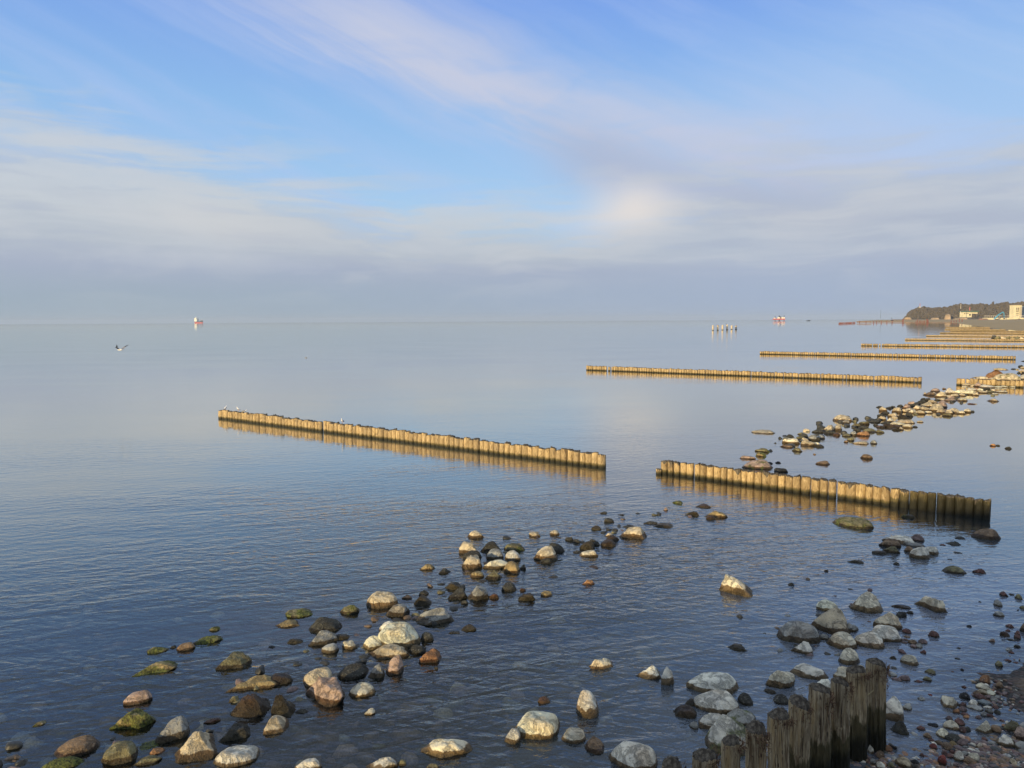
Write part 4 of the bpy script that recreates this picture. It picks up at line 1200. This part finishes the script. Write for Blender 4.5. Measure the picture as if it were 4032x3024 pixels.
sk0, sk1 = at(3498, 2940), at(3532, 2952); sk = MB().tube((sk0.x, sk0.y, 0.03), (sk1.x, sk1.y, 0.02), 0.022, 0.018, 7).build('driftwood', plain('wet_black_wood', (0.02, 0.018, 0.016), 0.4), None); tag(sk, 'short black stick floating by the rust coloured loaf stone', 'driftwood')

# ------------------------------------------------------------------ birds
WHITE = plain('white_feather', (0.80, 0.79, 0.76), 0.7, 0.05); GREYF = plain('grey_feather', (0.25, 0.25, 0.27), 0.7, 0.1); BLACKF = plain('black_feather', (0.02, 0.02, 0.025), 0.6, 0.1); ORG = plain('orange_bill', (0.6, 0.25, 0.05), 0.5, 0.1)
def ring(c, ax, r1, r2, n=10):
    a = ax.orthogonal().normalized() if abs(ax.z) > 0.9 else Vector((0, 0, 1)).cross(ax).normalized(); b = ax.cross(a)
    return [c + a * (r1 * math.cos(2 * math.pi * k / n)) + b * (r2 * math.sin(2 * math.pi * k / n)) for k in range(n)]
def bird_body(path, name, m_, parent, n=10):
    rings = []
    for i, (c, r1, r2) in enumerate(path):
        p0 = Vector(path[max(0, i-1)][0]); p1 = Vector(path[min(len(path)-1, i+1)][0]); rings.append(ring(Vector(c), (p1 - p0).normalized(), r1, r2, n))
    return MB().loft(rings).build(name, m_, parent, True)
def perched(loc, rz, label, pose='stand', sc=1.0):
    root = empty('seagull', loc, rz); root.scale = (sc * 0.68,) * 3; tag(root, label, 'gull', 'white gulls around the long groyne')
    if pose == 'stand':
        bird_body([((-0.20, 0, .10), .008, .01), ((-0.10, 0, .15), .05, .045), ((0.0, 0, .19), .075, .08), ((.08, 0, .24), .06, .065), ((.11, 0, .30), .035, .035), ((.12, 0, .345), .042, .042), ((.15, 0, .36), .03, .03), ((.165, 0, .36), .012, .012)], 'body', WHITE, root)
        for sy in (-1, 1):
            MB().loft([ring(Vector((x, sy * y, z)), Vector((1, 0, .3)).normalized(), r1, r2, 8) for x, y, z, r1, r2 in ((-.22, .02, .10, .008, .012), (-.08, .06, .16, .018, .035), (.03, .066, .20, .016, .045), (.08, .05, .23, .006, .012))]).build('wing', GREYF, root, True)
            MB().tube((.01, sy * .03, 0), (.01, sy * .03, .13), .006, .008, 6).build('leg', ORG, root)
        MB().tube((.165, 0, .36), (.215, 0, .35), .011, .003, 6).build('beak', ORG, root)
    else:
        bird_body([((-0.24, 0, .09), .008, .01), ((-0.12, 0, .07), .05, .04), ((0.0, 0, .06), .08, .06), ((.10, 0, .08), .055, .05), ((.135, 0, .12), .035, .035), ((.15, 0, .16), .04, .04), ((.185, 0, .165), .02, .02)], 'body', WHITE, root)
        for sy in (-1, 1):
            MB().loft([ring(Vector((x, sy * y, z)), Vector((1, 0, 0)), r1, r2, 8) for x, y, z, r1, r2 in ((-.27, .03, .10, .008, .01), (-.12, .065, .09, .015, .03), (.03, .072, .085, .014, .035), (.09, .05, .09, .005, .01))]).build('wing', GREYF, root, True)
        MB().tube((.185, 0, .163), (.23, 0, .155), .010, .003, 6).build('beak', ORG, root)
    return root
def on_g1(px, h=0.57):
    f = (px - 866) / (2386 - 866); q = at(px, 1647 + f * (1843 - 1647)); d_ = Vector((q.x, q.y, 0)).normalized(); q = q + d_ * 0.15; q.z = h; return q
perched(on_g1(890), 1.2, 'gull standing upright nearest the far end of the long groyne', sc=1.0)
perched(on_g1(940), 2.8, 'gull in the middle of three at the groyne end', sc=1.0)
perched(on_g1(964), 0.3, 'low crouching gull, rightmost of three at the groyne end', 'sit', 1.1)
perched(on_g1(1350), -1.9, 'gull perched alone just right of the gap in the long groyne', sc=1.05)
for p_, l_ in (((1206, 1409), 'tiny white gull floating alone on the open water at left'), ((3396, 1340), 'white gull floating off the end of the fourth log groyne'), ((3401, 1375), 'white gull floating between the third and fourth log groynes')):
    q = at(*p_); perched((q.x, q.y, 0), 0.6, l_, 'sit', 1.6)
# flying gull
fl = far(478, 1377, 60.0); s1 = 60.0 / F_PX
root = empty('seagull', fl, 0); tag(root, 'gull flying low over the water at left with raised wings', 'gull')
P_ = lambda px, py, dy=0.0: Vector(((px - 478) * s1, dy, -(py - 1377) * s1))
bird_body([(P_(463, 1377.5), .01, .012), (P_(464.5, 1377.5), .04, .04), (P_(467, 1377), .05, .05), (P_(471, 1376.5), .075, .085), (P_(476, 1377.5), .085, .075), (P_(481, 1377.5), .05, .04), (P_(484, 1378), .03, .015)], 'body', WHITE, root, 10)
bird_body([(P_(481, 1378), .04, .012), (P_(485, 1378.5), .055, .012), (P_(491, 1378), .02, .006)], 'tail', GREYF, root, 8)
def wing(pts, th, m_, nm):
    rings = [[Vector(a) + Vector((0, s_ * th * 0.5, 0)) for a in q for s_ in (-1, 1)] for q in pts]
    rings = [[r_[0], r_[1], r_[3], r_[2]] for r_ in rings]; return MB().loft(rings).build(nm, m_, root, False)
wing([(P_(469, 1376.5, -.05), P_(474, 1375.5, -.05)), (P_(466.5, 1371, -.3), P_(473, 1370, -.25)), (P_(465, 1366, -.45), P_(471, 1365, -.4))], .03, GREYF, 'wing')
wing([(P_(468.5, 1366, -.44), P_(474, 1365.5, -.4)), (P_(472, 1361, -.48), P_(474.5, 1360, -.46)), (P_(473, 1357, -.5), P_(474, 1356, -.5))], .02, BLACKF, 'wing_tip')
wing([(P_(473, 1377, .05), P_(480, 1377.5, .05)), (P_(475, 1370, .25), P_(483, 1372, .25)), (P_(478, 1366, .4), P_(486, 1366, .4))], .03, GREYF, 'wing')
wing([(P_(478, 1366, .4), P_(486, 1366, .4)), (P_(486, 1361.5, .5), P_(489, 1362.5, .5)), (P_(492, 1359, .55), P_(493.5, 1360, .55))], .02, BLACKF, 'wing_tip')

# ------------------------------------------------------------------ far things out at sea
RED = plain('ship_red', (0.50, 0.10, 0.08), 0.6, 0.1, 0.2); DKH = plain('ship_dark', (0.03, 0.035, 0.05), 0.6, 0.1, 0.2); SHW = plain('ship_white', (0.80, 0.78, 0.66), 0.6, 0.05, 0.2); CONC = plain('old_concrete', (0.54, 0.46, 0.34), 0.9, 0.25, 1.2); RUST = plain('rusty_iron', (0.20, 0.08, 0.06), 0.8, 0.3, 1.0)
YS = 6000.0; sp = far(784, 1272, YS); u_ = YS / F_PX
root = empty('cargo_ship', (sp.x, sp.y, 0), -0.60); tag(root, 'cargo ship with white stern tower and red hull on the horizon', 'ship')
def hull(L, B, z0, z1, sheer=0.0, bow=0.25, n=12):
    rings = []
    for i in range(n + 1):
        f = i / n; x = -L / 2 + L * f; bw = B / 2 * (1 if f < 1 - bow else max(0.03, 1 - ((f - 1 + bow) / bow) ** 2)); 
        if f < 0.1: bw *= 0.7 + 3 * f
        zt = z1 + (sheer if f > 0.8 else 0); rk = (f ** 3) * 4
        rings.append([(x, -bw * 0.85, z0), (x, bw * 0.85, z0), (x + rk, bw, zt), (x + rk, -bw, zt)])
    return rings
MB().loft(hull(96, 22, -2, 9)).build('lower_hull', RED, root); MB().loft(hull(98, 22.5, 9.05, 14, 8)).build('upper_hull', DKH, root)
MB().box((-46, -10, 14.05), (-16, 10, 36)).box((-44, -12, 36.02), (-22, 12, 40)).box((-40, -6, 40.03), (-28, 6, 44)).build('superstructure', SHW, root)
MB().tube((-36, 0, 44), (-36, 0, 53), 1.3, 1.0).tube((-36, -4, 49), (-36, 4, 49), .8).build('mast', SHW, root); MB().tube((36, 0, 20), (36, 0, 32), 0.8).build('foremast', SHW, root)
for k in range(6): MB().box((-42 + k * 4.5, -10.2, 29), (-40 + k * 4.5, -9.9, 31.5)).build('window', DKH, root)
# drilling barge on legs
YB = 2600.0; q = far(3068, 1263, YB); root = empty('jackup_barge', (q.x, q.y, 0), 0.05); u_ = YB / F_PX
tag(root, 'red work barge standing on four dark legs, far out right', 'barge')
MB().loft([[(x * u_, -9, 4), (x * u_, 9, 4), (x * u_, 9, 8), (x * u_, -9, 8)] for x in (-22, 20)]).build('deck', RED, root)
for x, t_ in ((-19, 16), (-3.5, 17), (-0.5, 17), (17, 18)): MB().tube((x * u_, -5, -2), (x * u_, -5, 4 + t_ * u_ * 0.95), 1.1, 1.1, 8).build('leg', DKH, root)
MB().box((-5 * u_, -6, 8.05), (1 * u_, 5, 13)).box((6 * u_, -6, 8.05), (14 * u_, 5, 13)).box((15.5 * u_, -6.5, 8.05), (19 * u_, 5, 13)).box((-20 * u_, -6.5, 8.05), (-18 * u_, 5, 11)).build('cabin', SHW, root)
MB().box((1.5 * u_, -6, 8.05), (5 * u_, 5, 15)).build('machinery', DKH, root)
q = far(3182, 1260, 2600); root = empty('small_boat', (q.x, q.y, 0), 0.2); tag(root, 'low dark boat right of the red work barge', 'boat'); MB().loft(hull(12, 3.6, -0.3, 1.3, 1.0, 0.35)).build('hull', DKH, root); MB().box((1.5, -1.1, 1.35), (4, 1.1, 2.8)).build('cabin', DKH, root)
# six concrete pillars in the sea
names = ['leftmost of six pale pillars standing in the sea', 'second of six sea pillars from the left, orange at its top', 'third of six sea pillars from the left, greyish', 'tallest of the six sea pillars, with a cormorant like spike', 'fifth of six sea pillars from the left, short', 'rightmost of six sea pillars, with a dark top']
for k, (px, pt, pb) in enumerate(((2807, 1281, 1301), (2826, 1279.5, 1300.5), (2845, 1279.5, 1299.5), (2863, 1278, 1299), (2881, 1281, 1297.5), (2898, 1282, 1297))):
    q = at(px, pb); d_ = ray(px, pb); dep_ = CAM_H / -d_.z; r_ = 3.6 / F_PX * dep_; h = (pb - pt) / F_PX * dep_
    root = empty('sea_pillar', (q.x, q.y, 0)); tag(root, names[k], 'pillar', 'old concrete pillars in the sea')
    MB().tube((0, 0, .35), (0, 0, h * 0.9), r_, r_ * .97, 12).build('shaft', CONC, root, False); MB().tube((0, 0, -1), (0, 0, .34), r_ * 1.03, r_ * 1.03, 12).build('wet_foot', DKH, root)
    MB().tube((0, 0, h * .9 + .01), (0, 0, h), r_ * 1.0, r_ * .8, 9).build('broken_top', RUST if k in (1, 5) else CONC, root)
    if k == 3: MB().tube((-.5, 0, h), (-.75, 0, h + .75), .16, .05, 5).build('iron_bar', DKH, root)
# rubble on the distant groyne
for k, (px, py, wp, hp, cc) in enumerate(((3921, 1333, 16, 14, 'dark'), (3938, 1337, 28, 15, 'olive'), (3958, 1337, 22, 12, 'tan'), (3976, 1337, 24, 14, 'olive'), (3995, 1338, 20, 13, 'gold'), (4012, 1338, 24, 15, 'olive'), (4030, 1338, 26, 12, 'tan'))):
    q = at(px, py); dep_ = CAM_H / -ray(px, py).z; V_, T_ = stone_shape(700 + k, 'a', 3); s_ = dep_ / F_PX
    o = link('rock', fastmesh('rock', V_ * np.array([wp / 2 * s_, wp / 2 * s_, hp * .9 * s_]), T_), None, STONE); o.location = (q.x, q.y + 1, 0); o.color = (*[c_ * 1.2 for c_ in PAL[cc]], 1); o['wet'] = 0.2; o['moss'] = 0.0
    tag(o, ['dark block where the distant groyne meets its rubble', 'rounded olive rock left in the distant rubble pile', 'tan rock second in the distant rubble pile', 'olive rock in the middle of the distant rubble pile', 'golden rock right of centre in the distant rubble pile', 'olive rock near the right edge on the distant groyne', 'tan rock cut by the right edge on the distant groyne'][k], 'rock', 'rubble on the distant groyne')
# ------------------------------------------------------------------ the headland
ridge = [(3556, 1257), (3564, 1252), (3572, 1240), (3584, 1227), (3600, 1218), (3614, 1213), (3632, 1210), (3645, 1212), (3662, 1215), (3690, 1213), (3712, 1213), (3740, 1210), (3756, 1204), (3768, 1200), (3784, 1199), (3810, 1201), (3840, 1200), (3865, 1198), (3880, 1202), (3905, 1201), (3935, 1198), (3948, 1193), (3965, 1194), (3985, 1197), (4010, 1193), (4035, 1190), (4090, 1188), (4200, 1190)]
m3, t, oo = mat("woodland"); tcx = t.new('ShaderNodeTexCoord').outputs['Object']; n1 = t.noise(tcx, 0.05, 5, 0.65); n4 = t.noise(tcx, 0.25, 3, 0.6)
principled(t, oo, t.mix(t.rng(n4, 0.35, 0.65), t.mix(n1, (0.05, 0.048, 0.032), (0.085, 0.065, 0.045)), (0.13, 0.105, 0.075)), 0.95, n4, 0.5, 1.0, 0.1); WOODS = m3
sandm = plain('cliff_sand', (0.36, 0.26, 0.16), 0.95, 0.25, 0.05)
def ridge_h(px, scale=1.0):
    xs = [a_[0] for a_ in ridge]; ys = [a_[1] for a_ in ridge]; return float(np.interp(px, xs, ys))
HV, HF = [], []; NXX, NYY = 110, 9
for i in range(NXX):
    px = 3556 + (4200 - 3556) * i / (NXX - 1)
    for j in range(NYY):
        f = j / (NYY - 1); Y = 1950 + 330 * f
        crest = far(px, ridge_h(px), 2200).z - 3; prof_ = math.sin(min(1, f * 1.5) * math.pi / 2) if f < .67 else math.cos((f - .67) / .33 * math.pi / 2)
        q = far(px, 1257, Y); bump_ = 2.5 * math.sin(px * .31 + j) + 1.5 * math.sin(px * .83 + j * 2)
        HV.append((q.x, q.y, max(-1.0, crest * prof_ + bump_ * prof_ * 0.6) if f > 0 else -1.0))
for i in range(NXX - 1):
    for j in range(NYY - 1):
        a_ = i * NYY + j; HF.append((a_, a_ + NYY, a_ + NYY + 1, a_ + 1))
hill = link('headland', mesh('headland', HV, HF, True), None, WOODS); tag(hill, 'wooded headland behind the far beach', kind='structure')
# crowns of the bare autumn wood on it
Vs, Ts, off = [], [], 0; V0, T0 = ICO[2]; V0 = V0; rr_ = np.random.default_rng(4)
HVa = np.array(HV).reshape(NXX, NYY, 3)
for k in range(3800):
    i = rr_.uniform(0, NXX - 1.001); j = rr_.uniform(0.6, NYY - 3.5); i0, j0 = int(i), int(j); fi, fj = i - i0, j - j0
    p_ = (HVa[i0, j0] * (1-fi) + HVa[i0+1, j0] * fi) * (1-fj) + (HVa[i0, j0+1] * (1-fi) + HVa[i0+1, j0+1] * fi) * fj
    if p_[2] < 3: continue
    s_ = rr_.uniform(1.6, 3.8); A_ = V0 * (1 + 0.35 * rr_.normal(size=(len(V0), 1)) * 0.6) * np.array([s_, s_, s_ * rr_.uniform(0.7, 1.4)]) + p_ + np.array([0, 0, s_ * 0.3])
    Vs.append(A_); Ts.append(T0 + off); off += len(V0)
w_ = link('far_wood', fastmesh('far_wood', np.concatenate(Vs), np.concatenate(Ts), False), None, WOODS); tag(w_, 'brown leafless wood covering the headland', kind='stuff')
# bare sand scars at the foot
for k, (x0, x1, yt, yb) in enumerate(((3566, 3600, 1243, 1258), (3668, 3706, 1246, 1258), (3722, 3752, 1231, 1258), (3752, 3850, 1247, 1258))):
    V_, T_ = stone_shape(800 + k, 'f', 3); c_ = far((x0 + x1) / 2, yb, 1935); s_ = 1935 / F_PX; me = fastmesh('sand_scar', V_ * np.array([(x1 - x0) / 2 * s_, 14, (yb - yt) * s_]), T_)
    o = link('sand_slope', me, None, sandm); o.location = (c_.x, c_.y + 12, 0); tag(o, 'bare sandy slope at the foot of the headland', kind='structure')
# lone tree on the crest
q = far(3910, 1200, 2150); root = empty('lone_tree', (q.x, q.y, q.z - 4)); tag(root, 'tall dark tree rising alone above the wooded crest', 'tree')
MB().tube((0, 0, 0), (0, 0, 8), .5, .25, 7).build('trunk', DKH, root)
Vs = []; Ts = []; off = 0
for k in range(26):
    zz = 3 + 9.5 * k / 26; s_ = (1.9 if k < 18 else 1.1) * rr_.uniform(.7, 1.2); Vs.append(V0 * s_ * (1 + .2 * rr_.normal(size=(len(V0), 1))) + np.array([rr_.normal() * 1.5 * (1 - k / 34), rr_.normal() * 1.2, zz])); Ts.append(T0 + off); off += len(V0)
link('crown', fastmesh('crown', np.concatenate(Vs), np.concatenate(Ts), False), root, WOODS)
# masts
def mast(px, pt, pb, Y, label, cols, wpx=2.2, name='mast', cat='mast'):
    a_ = far(px, pb, Y); h = (pb - pt) / F_PX * Y; root = empty(name, (a_.x, a_.y, a_.z)); tag(root, label, cat); n = len(cols); r_ = wpx / 2 / F_PX * Y
    for k, m_ in enumerate(cols): MB().tube((0, 0, h * k / n + .01 * k), (0, 0, h * (k + 1) / n), r_ * (1 - .5 * k / n), r_ * (1 - .5 * (k + 1) / n), 8).build('mast_section', m_, root)
    return root, h, r_
REDW = plain('mast_red', (0.50, 0.16, 0.14), 0.7, 0.1); WH = plain('mast_white', (0.66, 0.62, 0.55), 0.7, 0.1); BLU = plain('excavator_blue', (0.06, 0.30, 0.48), 0.5, 0.15, 0.5); CRM = plain('cream_wall', (0.66, 0.60, 0.40), 0.85, 0.12, 0.15); DKW = plain('dark_opening', (0.07, 0.05, 0.04), 0.8, 0.1); GRR = plain('green_roof', (0.07, 0.12, 0.09), 0.8, 0.1); GLS = plain('blue_glass', (0.10, 0.15, 0.21), 0.3, 0.2, 0.1); BRK = plain('brick_heap', (0.27, 0.15, 0.11), 0.9, 0.3, 0.3)
rt_, h_, r_ = mast(3622, 1195, 1216, 2120, 'red and white lattice mast at the left end of the crest', [WH, WH, REDW, REDW], 3)
MB().box((-4 * .7, -2, 0), (4 * .7, 2, 4)).build('hut', WH, rt_)
mast(3782, 1196, 1236, 1800, 'thin white mast left of the green roofed house', [WH, DKW, WH, WH], 2)
mast(3818, 1208, 1226, 1900, 'short red chimney behind the green roofed house', [REDW], 3.5, 'chimney', 'chimney')
mast(3467, 1221, 1254, 1500, 'slim grey beacon tower at the tip of the far mole', [GLS, GLS], 1.5, 'beacon', 'beacon')
q = far(3514, 1255, 1500); root = empty('harbour_crane', (q.x, q.y, 0)); tag(root, 'small crane with a slanted jib on the far mole', 'crane'); u_ = 1500 / F_PX
MB().box((-4 * u_, -2, 0), (3 * u_, 2, 3)).build('base', DKH, root); MB().tube((0, 0, 3), (-4.5 * u_, 0, 16 * u_), .5, .25, 6).build('jib', DKH, root)
# low mole and old pier on piles
def strip(name, pts, w_, z0, z1, m_, label, cat=None, kind=None):
    mb = MB()
    for (a_, b_) in zip(pts[:-1], pts[1:]):
        d_ = (b_ - a_).normalized(); n_ = Vector((-d_.y, d_.x, 0)) * w_ / 2; i = len(mb.V)
        mb.V += [Vector((*(c_).to_2d(), z)) for z in (z0, z1) for c_ in (a_ - n_, b_ - n_, b_ + n_, a_ + n_)]
        mb.F += [(i, i+3, i+2, i+1), (i+4, i+5, i+6, i+7), (i, i+1, i+5, i+4), (i+1, i+2, i+6, i+5), (i+2, i+3, i+7, i+6), (i+3, i, i+4, i+7)]
    o = mb.build(name, m_); tag(o, label, cat, None, kind); return o
strip('mole', [far(3463, 1258, 1500), far(3575, 1258, 1500)], 8, -1, 1.6, plain('mole_stone', (0.20, 0.17, 0.15), 0.9), 'low dark mole in front of the headland tip', 'mole')
strip('retaining_wall', [far(3518, 1256, 1700), far(3580, 1256, 1750)], 3, 0, 3.8, BRK, 'reddish retaining wall behind the mole', 'wall')
root = empty('old_pier', (0, 0, 0)); tag(root, 'ruined low pier on red brown piles left of the far beach', 'pier')
P0, P1 = far(3376, 1266, 1050), far(3760, 1268, 1050); dP = (P1 - P0)
mb = MB(); mb.box((P0.x, P0.y - 2, .7), (P0.x + 18, P0.y + 2, 2.4)); mb.box((P0.x + 18.02, P0.y - 2, .5), (P1.x, P1.y + 2, 1.1)); mb.build('deck', plain('pier_deck', (0.24, 0.17, 0.13), 0.9), root)
for px in [3385, 3410, 3440, 3452, 3470, 3492, 3513, 3553, 3557, 3607, 3613, 3620, 3626, 3634, 3641, 3649, 3652, 3655, 3745, 3756, 3765, 3777, 3788]:
    q = far(px, 1268, 1048); tall = 5.0 if px in (3553, 3557, 3613, 3649, 3652, 3777, 3788) else 3.2
    MB().box((q.x - .35, q.y - .35, -1), (q.x + .35, q.y + .35, tall)).build('pier_pile', RUST, root)
root = empty('broken_pile_row', (0, 0, 0)); tag(root, 'row of short brown posts in the sea, left of the old pier', 'posts')
for k, px in enumerate([3304, 3308, 3312, 3316, 3320, 3325, 3330, 3333, 3337, 3341, 3344, 3347, 3350, 3353, 3358, 3362, 3366]):
    q = far(px, 1274 - k * .25, 900 + k * 6); MB().box((q.x - .4, q.y - .4, -1), (q.x + .4, q.y + .4, 1.8)).build('post', RUST, root)
# green roofed house
def bldg(name, x0, x1, yt, yb, Y, dep_, m_, label, cat='building'):
    a_ = far(x0, yb, Y); b_ = far(x1, yb, Y); root = empty(name, (a_.x, Y, a_.z)); tag(root, label, cat); W = b_.x - a_.x; H = (yb - yt) / F_PX * Y
    MB().box((0, 0, -4), (W, dep_, H)).build('wall', m_, root); return root, W, H
root, W, H = bldg('house', 3792, 3826, 1229, 1243, 1850, 14, CRM, 'cream house with a long green roof on the slope')
MB().box((W + .02, 3, H * .55), (W * 1.75, 14, H)).build('side_wing', CRM, root); MB().box((-1, -1, H + .02), (W * 1.8, 15, H + 3.0)).build('roof', GRR, root); MB().box((W * .70, -.2, 0), (W * .88, -.02, H * .5)).build('door', DKW, root)
for k in range(3): MB().box((W * (.1 + .2 * k), -.2, H * .45), (W * (.2 + .2 * k), -.02, H * .7)).build('window', DKW, root)
# tower, promenade front, stair
root, W, H = bldg('tower_building', 3990, 4021, 1203, 1250, 1450, 12, CRM, 'tall cream stair tower block at the right edge')
for zf in (.72, .58, .45, .28, .12):
    for xf in ((.30, .42), (.52, .64)) if zf > .5 else ((.30, .62),): MB().box((W * xf[0], -.3, H * zf), (W * (xf[1] + .03), -.02, H * (zf + (.09 if zf > .5 else .05)))).build('window', DKW, root)
MB().box((W * .74, -1, 0), (W, -.02, H * .86)).build('side_shaft', plain('side_cream', (0.45, 0.40, 0.30), 0.9), root); MB().box((-.6, -.8, H + .02), (W + .4, 12.5, H + .8)).build('roof', CONC, root)
root, W, H = bldg('glass_building', 4022.5, 4080, 1206, 1250, 1470, 14, GLS, 'blue glazed building cut by the right edge')
for k in range(5): MB().box((W * .2 * k + .3, -.25, 0), (W * .2 * k + .7, -.02, H)).build('mullion', WH, root)
root, W, H = bldg('seawall', 3875, 4090, 1252, 1266, 1400, 6, CRM, 'cream promenade wall above the far gravel beach', 'wall')
for a0, a1 in ((.18, .25), (.62, .66)): MB().box((W * a0, -.3, H * .1), (W * a1, -.02, H * .7)).build('opening', DKW, root)
MB().box((W * .70, -2, 0), (W * .80, -.02, H * .35)).box((W * .74, -3.5, 0), (W * .84, -2.02, H * .2)).build('stairway', CONC, root)
nrl = 26
for k in range(nrl): MB().box((W * (k + .5) / nrl - .12, 1, H), (W * (k + .5) / nrl + .12, 1.3, H + 4)).build('railing_post', WH, root)
MB().box((0, 1.02, H + 3.6), (W, 1.28, H + 4.02)).build('rail', WH, root)
for k in range(3): pass
q = far(3872, 1267, 1390); o = link('brick_heap', fastmesh('brick_heap', stone_shape(820, 'f', 3)[0] * np.array([10, 6, 4.5]), stone_shape(820, 'f', 3)[1]), None, BRK); o.location = (q.x, q.y, 1); tag(o, 'reddish heap of rubble left of the blue excavator', 'rubble')
q = far(4005, 1268, 1360); o = link('dark_heap', fastmesh('dark_heap', stone_shape(821, 'f', 3)[0] * np.array([22, 5, 2.2]), stone_shape(821, 'f', 3)[1]), None, DKW); o.location = (q.x, q.y, 1.5); tag(o, 'long low dark heap under the cream promenade wall', 'rubble')
# blue excavator
YE = 1380.0; u_ = YE / F_PX; q = far(3905, 1264, YE); root = empty('excavator', (q.x, q.y, q.z)); tag(root, 'bright blue excavator with its long arm raised and bent down', 'excavator')
MB().box((-9 * u_, -1.6, -1.5), (9 * u_, -.6, 0)).build('track', DKH, root); MB().box((-9 * u_, .6, -1.5), (9 * u_, 1.6, 0)).build('track', DKH, root)
MB().box((-10 * u_, -1.8, .02), (8 * u_, 1.8, 5 * u_)).build('body', BLU, root); MB().box((2 * u_, -1.4, 5.05 * u_), (9 * u_, .2, 8 * u_)).build('cab', WH, root)
def arm(p, q_, r1, r2, nm): MB().tube(p, q_, r1, r2, 6).build(nm, BLU, root)
arm((6 * u_, .5, 4 * u_), (26 * u_, .5, 24 * u_), 2.6 * u_, 2.2 * u_, 'boom'); arm((26 * u_, .5, 24 * u_), (43 * u_, .5, 35 * u_), 2.2 * u_, 1.8 * u_, 'boom'); arm((43 * u_, .5, 35 * u_), (47 * u_, .5, 31 * u_), 1.8 * u_, 1.5 * u_, 'stick'); arm((47 * u_, .5, 31 * u_), (49 * u_, .5, 11 * u_), 1.5 * u_, 1.0 * u_, 'stick')
MB().box((47 * u_, -.5, 7 * u_), (51 * u_, 1.5, 11 * u_)).build('bucket', DKH, root)
